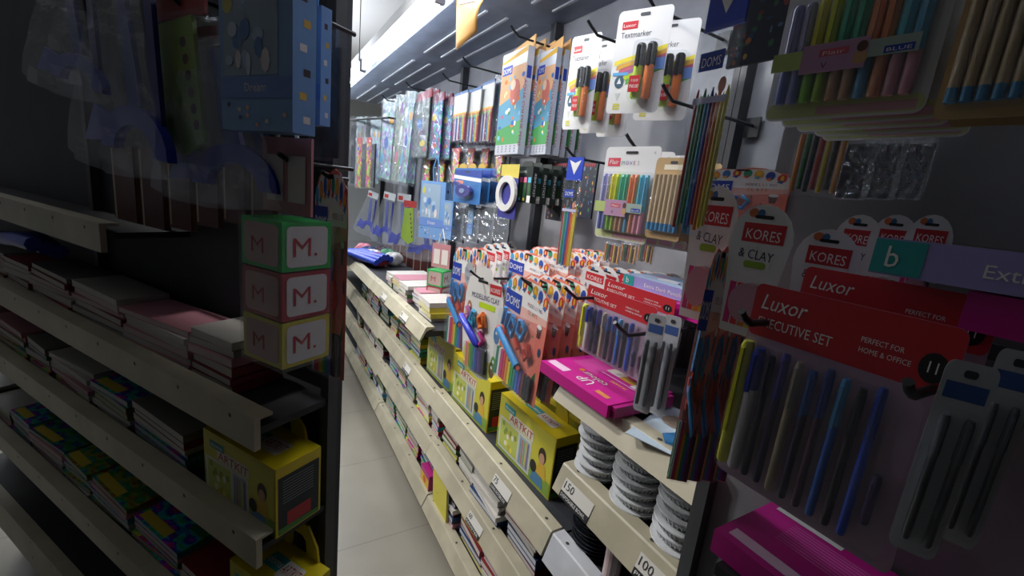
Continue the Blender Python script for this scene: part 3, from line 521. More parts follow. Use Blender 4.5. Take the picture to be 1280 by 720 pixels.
# ---------------------------------------------------------------- the room
def struct(o, name): o.name = name; o['kind'] = 'structure'; return o
m = MB(); m.box(-2.5, 12, -4, 5, -.1, 0, M('#958f82', .35, 'tile')); struct(m.build('floor'), 'floor')
m = MB(); m.box(-2.5, 12, -4, 5, 3.5, 3.6, M('#eceef2', .8)); struct(m.build('ceiling'), 'ceiling')
m = MB(); m.box(12, 12.1, -4, 5, 0, 3.5, M('#d4d8dc', .8)); struct(m.build('wall_far'), 'wall_far')
m = MB(); m.box(-2.5, 12, 5, 5.1, 0, 3.5, M('#85878b', .8)); struct(m.build('wall_left'), 'wall_left')
m = MB(); m.box(-2.5, 12, -4.1, -4, 0, 3.5, M('#c0c2c4', .8)); struct(m.build('wall_right'), 'wall_right')
m = MB(); m.box(-2.6, -2.5, -4, 5, 0, 3.5, M('#2e2f33', .8)); struct(m.build('wall_back'), 'wall_back')

# ---------------------------------------------------------------- shelving bays
def shelf(parent, x0, x1, D0, D1, ztop, lip, lab=None, end=True, lipc=None):
    """board plus a folded front lip; ztop is the top of the lip, relative to the eye"""
    m = MB(); m.box(x0+.004, x1-.004, -D1, -D0, ztop+H-.045, ztop+H-.02, SHELFD); s = m.build('shelf', parent)
    c = lipc or CREAM; l = MB(); p = [(-D0, 0), (-D0+.004, -.004), (-D0+.03, -lip), (-D0+.024, -lip-.004), (-D0-.0, -.02), (-D0-.035, -.006), (-D0-.035, 0)]
    z = ztop+H; n = len(p); v = [(x0+.004, y, z+q) for y, q in p]+[(x1-.004, y, z+q) for y, q in p]
    l.add(v, [tuple(range(n)), tuple(range(2*n-1, n-1, -1))]+[(i, i+n, (i+1) % n+n, (i+1) % n) for i in range(n)], c)
    k = int((x1-x0)/.22)
    for i in range(k): x = x0+.05+(x1-x0-.1)*i/max(k-1, 1); l.add([(x+.006*math.cos(a), -D0-.012+.005*math.sin(a), z+.0006) for a in [j*PI/4 for j in range(8)]], [tuple(range(8))], M('#3a3a3a'))
    l.build('shelf_lip', s)
    for xs, t1, t2 in (lab or []):
        q = MB(); q.dec(rect(-.055, .055, 0, lip*.72), 0, M('#d8d6cf')); q.dec(rect(-.055, .055, -.001, lip*.24), -.0006, M('#2a2a2c'))
        q.text(t1, -.05, lip*.36, lip*.3, -.0008, M('#3a3a3c')); q.text(t2, -.05, lip*.06, lip*.13, -.001, WHITE, width=.095)
        b = q.build('price_label', s); b.rotation_euler = (-math.atan2(.026, lip-.004), 0, PI); b.location = (xs, -D0+.0312, z-lip*.97)
    return s
BAY = []
def bay(name_label, x0, x1, shelves, back=1.15, top=.74, z0=-1.6):
    b = root('shelving_bay', 'shelving bay', name_label, 'shelving bays along the right of the aisle'); b.location = (0, 0, 0)
    m = MB(); m.box(x0, x1, -back-.03, -back, z0+H, top+H, M('#8f9198', .5, 'metal')); m.build('back_panel', b)
    for x in (x0, x1-.02):
        m = MB(); m.box(x+.001, x+.019, -back, -back+.04, z0+H, top+H, M('#3a3c42', .4, 'metal')); m.build('upright', b)
    m = MB(); m.box(x0+.02, x1-.02, -.78, -.76, H+z0+.0, H-1.53, DGREY); m.build('kick_plate', b)
    for a in shelves: shelf(b, x0, x1, *a)
    # grooved canopy over the bay
    c = MB(); g = M('#8e9cb2', .38, 'metal'); c.box(x0, x1, -back, -.70, top+H, top+H+.02, g); c.box(x0, x1, -.705, -.695, top+H-.002, top+H+.05, g)
    for k in range(3): y = -.83-.1*k; c.box(x0+.1, x1-.1, y-.012, y, top+H-.006, top+H, M('#d4dae2', .3, 'metal'))
    c.build('canopy', b); return b
bay('nearest shelving bay with foil containers on its cream shelf', -.55, .79, [(.66, 1.13, -.43, .048, [(.28, '163', 'PRICE')]), (.70, 1.13, -.675, .07, [(.70, '150', 'DISPOSABLE BOWL'), (.44, '100', 'PLATE SET')]), (.70, 1.13, -.895, .078, None, True, M('#cdd0d6', .35, 'metal')), (.7, 1.13, -1.2, .07), (.70, 1.13, -1.45, .06)])
bay('shelving bay with yellow art kit boxes and notebooks below', .79, 1.72, [(.70, 1.13, -.895, .07, [(1.05, '75', 'LONG NOTEBOOK')]), (.70, 1.13, -1.155, .062, [(1.2, '60', 'REGISTER')]), (.70, 1.13, -1.45, .06, [])])
bay('shelving bay with white notebook bundles on its upper shelf', 1.72, 2.70, [(.637, 1.13, -.597, .06, [(2.0, '90', 'DRAWING BOOK'), (2.4, '85', 'SKETCH PAD')]), (.70, 1.13, -.915, .062, [(2.1, '55', 'STORY BOOK')]), (.70, 1.13, -1.165, .062), (.70, 1.13, -1.45, .06)])
bay('far shelving bay beside the pile of bags', 2.70, 3.68, [(.637, 1.13, -.6, .06), (.70, 1.13, -.92, .075), (.70, 1.13, -1.18, .075), (.70, 1.13, -1.45, .06)])
bay('farthest shelving bay under the canopy end', 3.68, 4.66, [(.637, 1.13, -.6, .06), (.70, 1.13, -.92, .075), (.70, 1.13, -1.18, .075), (.70, 1.13, -1.45, .06)])

# tube light fixtures along the canopy front
TUBE = M('#f4f8ff', .3, '', 0, 26.0)
for k, (x0, x1) in enumerate(((.3, 1.75), (1.80, 3.2), (3.25, 4.6))):
    o = root('tube_light_fixture', 'tube light', ['tube light fixture on the canopy nearest the camera', 'middle tube light fixture along the canopy edge', 'tube light fixture at the far end of the canopy'][k], 'tube lights along the canopy')
    m = MB(); m.prism([(x0, 0), (x1, 0), (x1, .05), (x0, .05)], -.66, -.60, M('#d6d9de', .4)); m.box(x0, x1, -.70, -.66, .02, .045, M('#b8bcc4', .4)); m.build('housing', o)
    t = MB(); t.tube([(x0+.03, -.63, -.045), (x1-.03, -.63, -.045)], .014, TUBE, 10); t.build('lamp_tube', o)
    for x in (x0+.005, x1-.025): e = MB(); e.box(x, x+.02, -.65, -.61, -.062, 0, M('#c9ccd2', .4)); e.build('end_cap', o)
    o.location = (0, 0, H+.765)
# a second fixture further up, its pale flank shows against the ceiling
for x in (1.9, 3.4):
    m = MB(); m.tube([(x, -.63, H+.82), (x, -.63, 3.5)], .003, DGREY); tag(m.build('hanging_wire'), 'thin wire holding the %s tube light to the ceiling' % ('nearer' if x < 2 else 'farther'), 'wire', 'hanging wires')
# orange paper notice hanging from the canopy
m = MB(); n = 8; v = []
a, b_, c_, d_ = at(571, -12, .66), at(614, -12, .66), at(570, 63, .66), at(597, 40, .66)
for j in range(n+1):
    for i in range(n+1):
        u, w_ = i/n, j/n; p = (a*(1-u)+b_*u)*(1-w_)+(c_*(1-u)+d_*u)*w_; v.append((p.x, p.y+.02*math.sin(PI*w_)*u, p.z+H))
m.add(v, [(j*(n+1)+i, j*(n+1)+i+1, (j+1)*(n+1)+i+1, (j+1)*(n+1)+i) for j in range(n) for i in range(n)], M('#d9a45c', .5), True)
pp = at(577, 5, .655); m.add([(v[k][0], v[k][1]+.002, v[k][2]) for k in (1, 6, 24, 19)], [(0, 1, 2, 3)], M('#7a7ab0'))
o = m.build('paper_notice'); sd = o.modifiers.new('s', 'SOLIDIFY'); sd.thickness = .0008; tag(o, 'curling orange paper notice hanging from the canopy edge', 'notice')

# ---------------------------------------------------------------- hanging goods, top row
hang('textmarker', fit((776, 8), (843, 12), (764, 142), .80, 24), 'highlighter blister pack with red price sticker', 'highlighter blister packs', 2, .1, where=' at top right')
hang('textmarker', fit((716, 50), (754, 36), (706, 162), .84, 16), 'highlighter blister pack with red price sticker', 'highlighter blister packs', 3, .07, where=' beside the pen boxes')
hook(.88, 1.14, .49, .3, 'hook holding the top right highlighter packs'); hook(1.07, 1.14, .47, .32, 'hook holding the second highlighter packs')
hang('aqua', fit((630, 68), (661, 58), (632, 193), .92, 0), 'tall colour pen box with orange print, left column', 'colour pen boxes', 3, .045, where=' in the left column')
hang('aqua', fit((674, 66), (697, 60), (677, 193), .98, 0), 'tall colour pen box with orange print, right column', 'colour pen boxes', 5, .038, where=' in the right column')
hook(1.6, 1.14, .6, .28, 'hook above the left column of colour pen boxes')
for k, (a0, a1, b0, D) in enumerate((((569, 117), (586, 113), (570, 178), .93), ((586, 113), (603, 108), (587, 180), .95), ((604, 104), (620, 98), (605, 179), .97))):
    hang('strip', fit(a0, a1, b0, D, 0), 'sketch pen pouch with white header, %s cluster' % ['left', 'middle', 'right'][k], 'sketch pen pouches', 4, .04, where=' of the %s cluster' % ['left', 'middle', 'right'][k])
hook(2.25, 1.14, .54, .3, 'hook above the left sketch pen pouches'); hook(1.95, 1.14, .55, .32, 'hook above the right sketch pen pouches')
hang('navybag', fit((620, 95), (629, 92), (620, 172), 1.0, 0), 'navy pencil bag behind the tall colour pen box')
tb = [('bagsilver', (480, 125), (497, 123), (474, 226), .90, 10, 'silver pencil case bag leaning at the left of the top row'), ('baggreen', (497, 120), (510, 117), (493, 230), .92, 10, 'green striped ruler bag right of the silver bag'), ('bagsilver', (509, 112), (521, 116), (507, 232), .90, 20, 'narrow silver bag under the canopy edge'),
      ('bagdark', (519, 120), (541, 110), (519, 198), .95, 0, 'grey colouring kit bag with yellow patch'), ('bagblue', (541, 113), (556, 122), (541, 200), .97, 0, 'blue and maroon pencil case bag, left one'), ('bagblue', (556, 122), (568, 124), (556, 200), 1.0, 0, 'blue pencil case bag beside the white headers')]
for i, (k, a0, a1, b0, D, ps, lb) in enumerate(tb): hang(k, fit(a0, a1, b0, D, ps), lb, 'hanging bags in the top row', 2, .05, where='', roll=5 if i < 3 else 0)
hook(2.9, 1.14, .6, .3, 'hook above the blue pencil case bags'); hook(3.5, 1.14, .6, .3, 'hook above the silver bags')
for i in range(6):
    x = 440+6*i; hang(['dark', 'bagsilver', 'baggreen'][i % 3] if i < 5 else 'bagsilver', fit((x, 146+(i % 3)), (x+7, 145), (x, 232), .86+.02*i, 12), 'faded hanging pack in the farthest bay, %s from the left' % ORD[i].replace('front', 'first'), 'faded packs in the farthest bay', 1)
for i in range(4):
    x = 447+6*i; hang(['toybag', 'dark'][i % 2], fit((x, 172), (x+6, 172), (x, 236), .84, 10), 'slim %s pack hanging low in the farthest bay, %s from the left' % (['bright', 'dark'][i % 2], ORD[i].replace('front', 'first')), 'faded packs in the farthest bay')
# second row
for i in range(6):
    x0 = 531+18*i; hang('toybag', fit((x0, 186), (x0+9, 185), (x0, 228), 1.02, 0), 'bright marker bag behind the second row, %s from the left' % ORD[i].replace('front', 'first'), 'bright marker bags'); hang('dark', fit((x0+8, 182), (x0+19, 182), (x0+8, 235), 1.05, 0), 'dark pen wallet behind the second row, %s from the left' % ORD[i].replace('front', 'first'), 'dark pen wallets')
hang('roundtape', fit((627, 204), (651, 207), (628, 272), .86, 0), 'round white tape on navy card beside the highlighter boxes')
hang('hibox', fit((641, 206), (667, 210), (644, 252), .88, 0), 'black highlighter box with coloured caps', 'highlighter boxes', 6, .045, where=' beside the round tape')
for k in range(5): hang('tape', fit((569+k*12, 207), (603+k*11, 214), (567+k*12, 252), .90+.045*k, 8), 'blue correction tape card, %s in the line' % (ORD[k].replace('front', 'front one')), 'correction tape cards')
hang('gift', fit((527, 227), (558, 226), (519, 295), .84, 28), 'pale blue stationery gift box with cord handle, front one'); hang('gift', fit((556, 250), (567, 252), (553, 298), .90, 28), 'pale blue gift box peeking out behind the front one')
hang('gift', fit((586, 255), (593, 255), (586, 293), .95, 28), 'narrow blue gift box below the correction tapes')
for k, (a0, a1, b0, D, ro) in enumerate((((455, 238), (480, 242), (440, 292), .80, 12), ((474, 238), (502, 244), (460, 302), .79, 8), ((490, 240), (522, 245), (482, 312), .78, 2))):
    hang('geo', fit(a0, a1, b0, D, 38), 'geometry set pouch with blue arch, %s from the left of its row' % ORD[k].replace('front', 'first'), 'geometry set pouches', roll=ro)
hang('ggeo', fit((503, 250), (523, 252), (500, 306), .80, 38), 'lime green ruler pouch among the blue geometry sets')
hang('geo', fit((512, 262), (556, 268), (508, 322), .86, 38), 'geometry set pouch hanging below the pale blue gift box', 'geometry set pouches')
for k in range(4): hang('dark', fit((563+19*k, 252), (585+19*k, 254), (563+19*k, 300), .98, 0), 'dark pen wallet below the correction tapes, %s from the left' % ORD[k].replace('front', 'first'), 'dark pen wallets')
hang('pouch', fit((711, 195), (731, 198), (702, 336), .80, 10), 'clear pencil pouch with blue header hanging on its own')
hang('floral', fit((727, 203), (748, 203), (724, 272), .98, 0), 'dark floral notebook behind the clear pencil pouch')
hang('floral', fit((690, 203), (712, 203), (690, 275), 1.05, 0), 'dark floral notebook left of the clear pencil pouch')
hang('flair', fit((760, 178), (827, 189), (744, 295), .78, 10), 'pastel pen blister pack', 'pastel pen packs', 5, .05, where=' under the highlighters', drop=.004)
hang('kraft', fit((822, 196), (868, 198), (812, 297), .80, 8), 'kraft card pencil pack at the right edge', 'kraft pencil packs', 3, .05, where=' right of the pastel pens')
hook(.83, 1.14, .15, .34, 'hook holding the pastel pen packs'); hook(.74, 1.14, .25, .34, 'bare hook under the top right highlighters'); hook(1.07, 1.14, .13, .34, 'hook holding the clear pencil pouch')
for k in range(3): hang('thinpens', fit((757+21*k, 301), (777+21*k, 305), (757+21*k, 328), .98, 0), 'slim pen pouch below the pastel packs, %s from the left' % ORD[k].replace('front', 'first'), 'slim pen pouches')
pa, pb = at(438, 150, .875), at(486, 147, .875); m = MB(); m.tube([(pa.x, -.875, pa.z+H), (pb.x, -.875, pb.z+H)], .009, HOOKM)
for q in (pa, pb): m.tube([(q.x, -.875, q.z+H), (q.x, -1.15, q.z+H)], .008, HOOKM)
tag(m.build('hanging_rail'), 'dark rail carrying the faded packs in the farthest bay', 'rail')
# third row: clay cards
hang('clay', fit((636, 336), (692, 358), (618, 466), .66, 0), 'salmon modelling clay card with blue rolling pin', 'salmon clay cards', 9, .05, where=' on the nearest long hook', jit=1.5, roll=3)
hang('clay', fit((568, 306), (597, 308), (556, 425), .68, 12), 'salmon modelling clay card behind the white kit', 'salmon clay cards', 2, .06, where='')
hang('whiteclay', fit((582, 328), (632, 340), (570, 452), .64, 5), 'white shaped clay kit card with violet rolling pin', roll=-4)
for k in range(4): hang('kores', fit((603+9*k, 302-k), (623+9*k, 308-k), (603+9*k, 372), .84+.07*k, 0), 'round topped white clay card behind the white kit, %s of four' % ORD[k].replace('front', 'first'), 'round topped clay cards')
for j, (x, y) in enumerate(((638, 308), (662, 303))): hang('clay', fit((x, y), (x+52, y+14), (x, y+90), .86+.03*j, 0), 'salmon clay card deep in the shelf', 'salmon clay cards', 6, .035, where=' of the %s deep hook' % ['left', 'right'][j])
hang('clay', fit((719, 305), (752, 318), (719, 372), 1.0, 0), 'small looking clay card beside the pencil pouch', 'salmon clay cards', 2, .04, where=' by the pouch')
hang('kores', fit((728, 327), (762, 336), (728, 400), .84, 0), 'round topped white clay card', 'round topped clay cards', 7, .04, where=' behind the executive sets', jit=4, dirv=(-.5, -.8, 0))
f_ = fit((582, 328), (632, 340), (570, 452), .64, 5)[0]; hook(f_.x, 1.14, f_.z-.04, .52, 'long hook holding the white clay kit card')
hook(.98, 1.14, -.24, .5, 'long hook holding the near salmon clay cards'); 
hang('blocks', fit((543, 304), (562, 306), (543, 395), .80, 35), 'shrink wrapped column of green and red picture cubes', roll=0)
for k in range(8): x = 482+9*k; hang('board', fit((x, 306-0*k), (x+8, 306), (x, 340+1*k-(k > 4)*4), 1.0, 38), 'thin wooden slate hanging under the pouches, %s from the left' % ORD[k].replace('front', 'first'), 'thin wooden slates')
hang('luxor', fit((736, 356), (822, 384), (735, 442), .69, 0), 'executive pen set with red header, front one in view'); hang('luxor', fit((757, 348), (846, 375), (757, 420), .76, 0), 'executive pen set with red header, just behind the front one')
hang('luxor', fit((775, 342), (860, 366), (775, 410), .86, 0), 'executive pen set with red header, rearmost of the stack')
hang('penpack', fit((813, 385), (833, 402), (813, 520), .63, 20), 'clear gel pen blister right of the executive sets'); hang('penpack', fit((833, 390), (853, 400), (833, 525), .68, 15), 'second clear gel pen blister at the photo edge')
hook(.76, 1.14, -.215, .52, 'long hook holding the executive sets'); hook(.56, 1.14, -.235, .55, 'long hook holding the gel pen blisters')
# flat boxes
def lay(key, tl, z, rz, label, sc=(1, 1, 1), group=None):
    o = spawn(key, label, group); p = atz(*tl, z); o.location = (p.x, p.y, z+H); o.rotation_euler = (0, 0, PI+math.radians(rz)); o.scale = sc; return o
o = spawn('pinkbox', 'magenta colouring set box lying on the cream shelf edge'); o.location = (.715, -.62, -.427+H); o.rotation_euler = (0, 0, PI+math.radians(0)); o.scale = (1.0, 1.0, 1.0)
o = spawn('bbox', 'violet pencil box lying on top of the executive sets'); o.location = (.66, -.80, -.185+H); o.rotation_euler = (0, 0, PI)
o = spawn('pinkbox', 'magenta box standing under the violet pencil box'); o.location = (.63, -.78, -.215+H); o.rotation_euler = (math.radians(0), 0, PI); o.scale = (.9, .9, 1)
m = MB(); m.box(-.07, .07, -.1, .1, 0, .0015, M('#b8c8d4', .4)); m.add([(x, y, .002) for x, y in ell(.01, -.03, .04, .03)], [tuple(range(14))], M('#8a7868')); m.add([(x, y, .0022) for x, y in ell(-.01, .04, .03, .035, 5)], [tuple(range(5))], M('#3a7ab0'))
o = m.build('leaflet'); o.location = (.5, -.74, -.432+H); o.rotation_euler = (0, 0, .3); tag(o, 'pale blue picture leaflet lying on the shelf at right', 'leaflet')

# ---------------------------------------------------------------- art kits
zk = -.915
for k, (x, D, ps, lb) in enumerate(((1.085, .77, 2, 'yellow art kit box nearest the camera, beside the foil containers'), (1.50, .76, 2, 'yellow art kit box in the middle of the row'), (1.87, .77, 2, 'yellow art kit box at the far end of the row'), (1.0, .90, 4, 'yellow art kit box behind the nearest one'), (1.45, .90, -3, 'yellow art kit box behind the middle one'))):
    o = spawn('artkit', lb, 'yellow art kit boxes'); o.location = (x, -D, H+(zk if x < 1.72 else -.935)); o.rotation_euler = (math.radians(0), 0, PI+math.radians(ps)); o.scale = (1.0, 1.1, 1.07 if x < 1.7 else 1.15)
# ---------------------------------------------------------------- foil containers, plates, glue can
for j, (x, D, n) in enumerate(((.735, .775, 9), (.60, .775, 9), (.47, .775, 8), (.70, .95, 8), (.55, .95, 8))):
    for k in range(n):
        o = spawn('jar', 'foil food container, %s from the bottom of the %s stack' % (ORD[k].replace('front', 'first'), ['left front', 'middle front', 'right front', 'left rear', 'right rear'][j]), 'stacked foil food containers'); s = .062/.064
        o.location = (x+R.uniform(-.004, .004), -D+R.uniform(-.004, .004), -.695+H+.0243*k); o.scale = (s, s, .65); o.rotation_euler = (0, 0, R.uniform(0, 6))
for j, (x, D, n) in enumerate(((.72, .79, 13), (.47, .80, 12))):
    for k in range(n):
        o = spawn('plate', 'dark steel plate, number %s up the %s stack' % (ORD[k].replace('front', 'one') if k < 12 else 'thirteen', ['left', 'right'][j]), 'stacked dark steel plates'); o.location = (x+R.uniform(-.003, .003), -D+R.uniform(-.003, .003), -.915+H+.0118*k); o.scale = (.78, .78, 1)
o = spawn('tube', 'red and blue printed glue can between the plate stacks'); o.location = (.60, -.735, -.915+H); o.scale = (1, 1, 1.2)

# ---------------------------------------------------------------- notebooks on the shelves
def books(x0, x1, Df, zs, hmax, where, seed, pic=False, frame=None, wr=(.16, .24)):
    r = random.Random(seed); x = x1; st = 0
    while x-.12 > x0:
        w = r.uniform(*wr); w = min(w, x-x0); h = 0; k = 0; top = hmax*r.uniform(.55, 1)
        off = r.uniform(0, .03)
        while h < top and k < 11:
            i = r.randrange(len(PB)) if (pic and r.random() < .6) else None
            key = 'pb%d' % i if i is not None else 'nb%d' % r.choice([0, 1, 1, 3, 4, 1, 6, 2, 5]); nm, _, _, th = (PB[i] if i is not None else NB[int(key[2:])])
            s = r.uniform(1.3, 2.1)
            if h+th*s > hmax: break
            lb = '%s notebook %s from bottom, %s stack from far end, %s' % (nm, ORD[k].replace('front', 'first'), ORD[st].replace('front', 'first'), where)
            o = spawn(key, lb, 'notebooks on the %s' % where)
            o.rotation_euler = (0, 0, PI+math.radians(r.uniform(-4, 4))); X = x-w/2+r.uniform(-.008, .008)
            P = Vector((X, -(Df+off+r.uniform(0, .012)), zs+h+H))
            if frame: P = frame @ P; o.rotation_euler = (0, 0, PI+frame.to_euler().z+math.radians(r.uniform(-5, 5)))
            o.location = P; o.scale = ((w-.02)/.2, r.uniform(1.3, 1.7) if not frame else 1.0, s); h += th*s+.0006; k += 1
        x -= w+r.uniform(.0, .015); st += 1
S = -.018
books(.81, 1.70, .715, -1.155+S, .2, 'second shelf, art kit bay', 1); books(.81, 1.70, .715, -1.45+S, .25, 'bottom shelf, art kit bay', 2)
books(1.74, 2.68, .68, -.597+S, .10, 'upper shelf of middle bay', 3, wr=(.13, .2)); books(2.06, 2.68, .72, -.915+S, .15, 'second shelf, middle bay', 4, True)
books(1.74, 2.68, .715, -1.165+S, .15, 'third shelf, middle bay', 5, True); books(1.74, 2.68, .715, -1.45+S, .18, 'bottom shelf, middle bay', 6, True)
books(2.72, 3.66, .735, -.92+S, .15, 'second shelf, far bay', 7, True); books(2.72, 3.66, .715, -1.18+S, .14, 'third shelf, far bay', 8); books(2.72, 3.66, .715, -1.45+S, .18, 'bottom shelf, far bay', 9, True)
m = MB(); m.box(-.085, .085, 0, .004, 0, .2, M('#d8cc1c', .35)); m.box(-.085, .083, .004, .012, .002, .198, M('#e4e0c8', .6, 'pages')); m.add([(-.02+.004*math.cos(a), -.0006, .1+.004*math.sin(a)) for a in [j*PI/4 for j in range(8)]], [tuple(range(8))], M('#7a6a20'))
o = m.build('exercise_book'); o.location = (1.60, -.712, H-1.47); o.rotation_euler = (.05, 0, PI); tag(o, 'plain yellow exercise book standing upright on the bottom shelf', 'exercise book')
m = MB(); m.box(-.06, .06, 0, .05, 0, .1, M('#b0267a', .4)); m.dec(rect(-.055, .055, .02, .075), -.0006, M('#e0b828')); m.dec(ell(0, .05, .02, .018), -.001, M('#d85a2a')); m.text('CRAYONS', -.045, .08, .014, -.0008, WHITE, width=.09) if False else None
o = m.build('crayon_box'); o.location = (1.80, -.708, H-1.47); o.rotation_euler = (0, 0, PI); tag(o, 'magenta and yellow crayon box on the bottom shelf end', 'crayon box')
# ---------------------------------------------------------------- far aisle: piled bags, blue holdall
def lump(name, x, y, z, sx, sy, sz, mat, seed, label, cat):
    r = random.Random(seed); m = MB(); n, k = 24, 14; v = []; ph = [r.uniform(0, 6) for _ in range(6)]
    for j in range(k+1):
        t = PI*j/k
        for i in range(n):
            a = 2*PI*i/n; q = 1+.10*math.sin(3*a+ph[0]+2*t)+.07*math.sin(5*a+ph[1]-3*t); c = math.sin(t)**.6
            v.append((sx*q*c*math.cos(a), sy*q*c*math.sin(a), sz*(1-math.cos(t))/1*(1+.05*math.sin(4*a+ph[2]))))
    m.add(v, [(j*n+i, j*n+(i+1) % n, (j+1)*n+(i+1) % n, (j+1)*n+i) for j in range(k) for i in range(n)], mat, True)
    o = m.build(name); o.location = (x, y, z); return tag(o, label, cat)
p = atz(438, 478, -1.6)
lump('cloth_bag', 3.72, -.42, 0, .2, .14, .22, M('#2a2428', .8), 1, 'dark cloth bag on the floor at the far end of the aisle', 'bag')
lump('cloth_bag', 3.72, -.42, .44, .18, .13, .14, M('#6a2a34', .8), 2, 'maroon cloth bag on top of the dark bag', 'bag'); lump('cloth_bag', 3.72, -.42, .72, .17, .12, .11, M('#34343c', .8), 3, 'charcoal cloth bag topmost of the pile', 'bag')
m = MB(); 
for i in range(5): m.tube([(-.3, .035*i, .02*math.sin(i)), (0, .035*i, .03), (.3, .035*i-.01, .0)], .024, M('#2746b8', .4), 8)
o = m.build('blue_umbrella_bundle'); o.location = (3.45, -.72, -.69+H+.12); o.rotation_euler = (0, .05, .5); tag(o, 'bundle of folded blue umbrellas on the far shelf', 'umbrella bundle')
for i in range(7):
    lump('knitted_ball', 3.25+.16*(i % 4)+.05*(i//4), -.78-.13*(i//4), -.62+H, .07, .07, .05, M(['#b83a4a', '#d8d4d8', '#2a3a6a', '#c8788a', '#e0dcd8', '#4a8a6a', '#3a2a3a'][i], .8), 20+i, '%s soft toy ball in the heap on the far shelf' % ['crimson', 'white', 'navy', 'rose', 'cream', 'green', 'black'][i], 'soft toy')

# ================================================================ near rack standing at the left, in shade
LA = 32; an = math.radians(LA); LU = Vector((math.cos(an), math.sin(an), 0)); LN = Vector((-math.sin(an), math.cos(an), 0)); LB = Vector((.76, -.122, 0)); RL = 1.75; LD = .15
LF = Matrix.Translation(LB) @ Matrix.Rotation(an, 4, 'Z')          # x runs away along the rack, goods face +y
rk = root('free_standing_rack', 'display rack', 'shaded free standing display rack nearest at the left'); rk.matrix_world = LF
def rb(name, *a, par=None):
    m = MB(); m.box(*a); return m.build(name, par or rk)
BK = M('#3c3f47', .6, 'metal'); UP = M('#4a4c50', .5, 'metal')
rb('back_panel', 0, RL, -.01, 0, 0, H+.50, BK); rb('upright', 0, .02, 0, .02, 0, H+.50, UP); rb('upright', RL/2-.01, RL/2+.01, 0, .02, 0, H+.50, UP); rb('upright', RL-.02, RL, 0, .02, 0, H+.50, UP); rb('top_rail', .02, RL-.02, 0, .02, H+.48, H+.50, UP)
def lp(y): return LB+LN*y
def lpix(px, py, y=LD):      # pixel's point on a plane parallel to the rack: distance along the rack and height
    q = lp(y); r = ray(px, py); t = q.dot(LN)/r.dot(LN); w_ = r*t; return (w_-LB).dot(LU), w_.z
LZ = [lpix(205, 465)[1], lpix(215, 600)[1], lpix(100, 640)[1], lpix(60, 715)[1], -1.15]
for zt in LZ+[lpix(60, 262)[1]]:
    xa = .003 if zt in LZ else lpix(125, 300)[0]
    s_ = rb('shelf', xa, RL-.003, 0, LD-.01, H+zt-.03, H+zt-.018, SHELFD); l = MB(); l.box(xa, RL-.002, LD-.01, LD, H+zt-.055, H+zt, CREAM); l.box(xa, RL-.002, LD-.03, LD-.01, H+zt-.005, H+zt, CREAM)
    for i in range(8): x = xa+.06+.15*i; (x < RL-.02) and l.add([(x+.004*math.cos(a), LD+.0006, H+zt-.014+.004*math.sin(a)) for a in [j*PI/4 for j in range(8)]], [tuple(range(8))], BLACK)
    l.build('shelf_lip', s_)
NR = 'on the shaded left rack'
def lf(tl, tr, bl, y, psi=LA): return fit(tl, tr, bl, psi=LA, p0=lp(y))
def lhook(px, py, y):
    x, z = lpix(px, py, y); p_ = LB+LU*x; m = MB(); m.tube([(0, 0, 0), (0, y, 0), (0, y+.015, .008)], .0035, HOOKM, 6); o = m.build('display_hook'); o.location = (p_.x, p_.y, z+H-.012); o.rotation_euler = (0, 0, an); tag(o, 'short dark hook on the shaded left rack', 'hook', 'hooks on the shaded left rack')
hang('geo', lf((45, -45), (150, -45), (0, 125), .15), 'geometry set pouch with blue arch, leftmost %s' % NR, 'large geometry set pouches', roll=10)
hang('geo', lf((100, -50), (235, -50), (70, 205), .14), 'geometry set pouch with blue arch, middle one %s' % NR, 'large geometry set pouches', roll=5)
hang('ggeo', lf((185, -10), (268, -10), (180, 197), .12), 'lime ruler pouch %s' % NR)
hang('geo', lf((205, 20), (375, 20), (205, 245), .105), 'geometry set pouch below the gift box %s' % NR, 'large geometry set pouches')
hang('gift', lf((272, -35), (366, -35), (256, 160), .15), 'blue gift box with white pictures, larger one %s' % NR); hang('gift', lf((378, 8), (402, 8), (376, 155), .08), 'narrow blue gift box behind the larger one %s' % NR)
hang('dark', lf((392, 40), (430, 42), (390, 200), .03), 'dark pen wallet at the edge of the shaded left rack')
for a in ((100, -40, .15), (168, -45, .14), (226, -5, .12), (290, 25, .105), (320, -30, .15), (408, 45, .03), (361, 190, .11), (412, 212, .035)): lhook(*a)
for k in range(7): hang('board', lf((138+35*k, 180+3*k), (166+35*k, 183+3*k), (138+35*k, 288-3*k), .035), 'thin wooden slate, %s from the left %s' % (ORD[k].replace('front', 'first'), NR), 'slates on the left rack')
hang('blocks', lf((334, 172), (386, 172), (334, 435), .11), 'wrapped column of picture cubes %s' % NR)
hang('clay', lf((394, 205), (437, 213), (390, 460), .035), 'salmon clay card at the edge of the shaded left rack')
for k, (zi, x, sx) in enumerate(((1, .10, .62), (2, .05, .5))):
    o = spawn('artkit', 'dim yellow art kit box on the %s shelf of the shaded left rack' % ['second', 'third'][k], 'art kits on the left rack'); p = LB+LU*x+LN*.12; o.location = (p.x, p.y, LZ[zi]+H-.017); o.rotation_euler = (0, 0, PI+an); o.scale = (sx, 1.0, (LZ[zi-1]-LZ[zi])/.33)
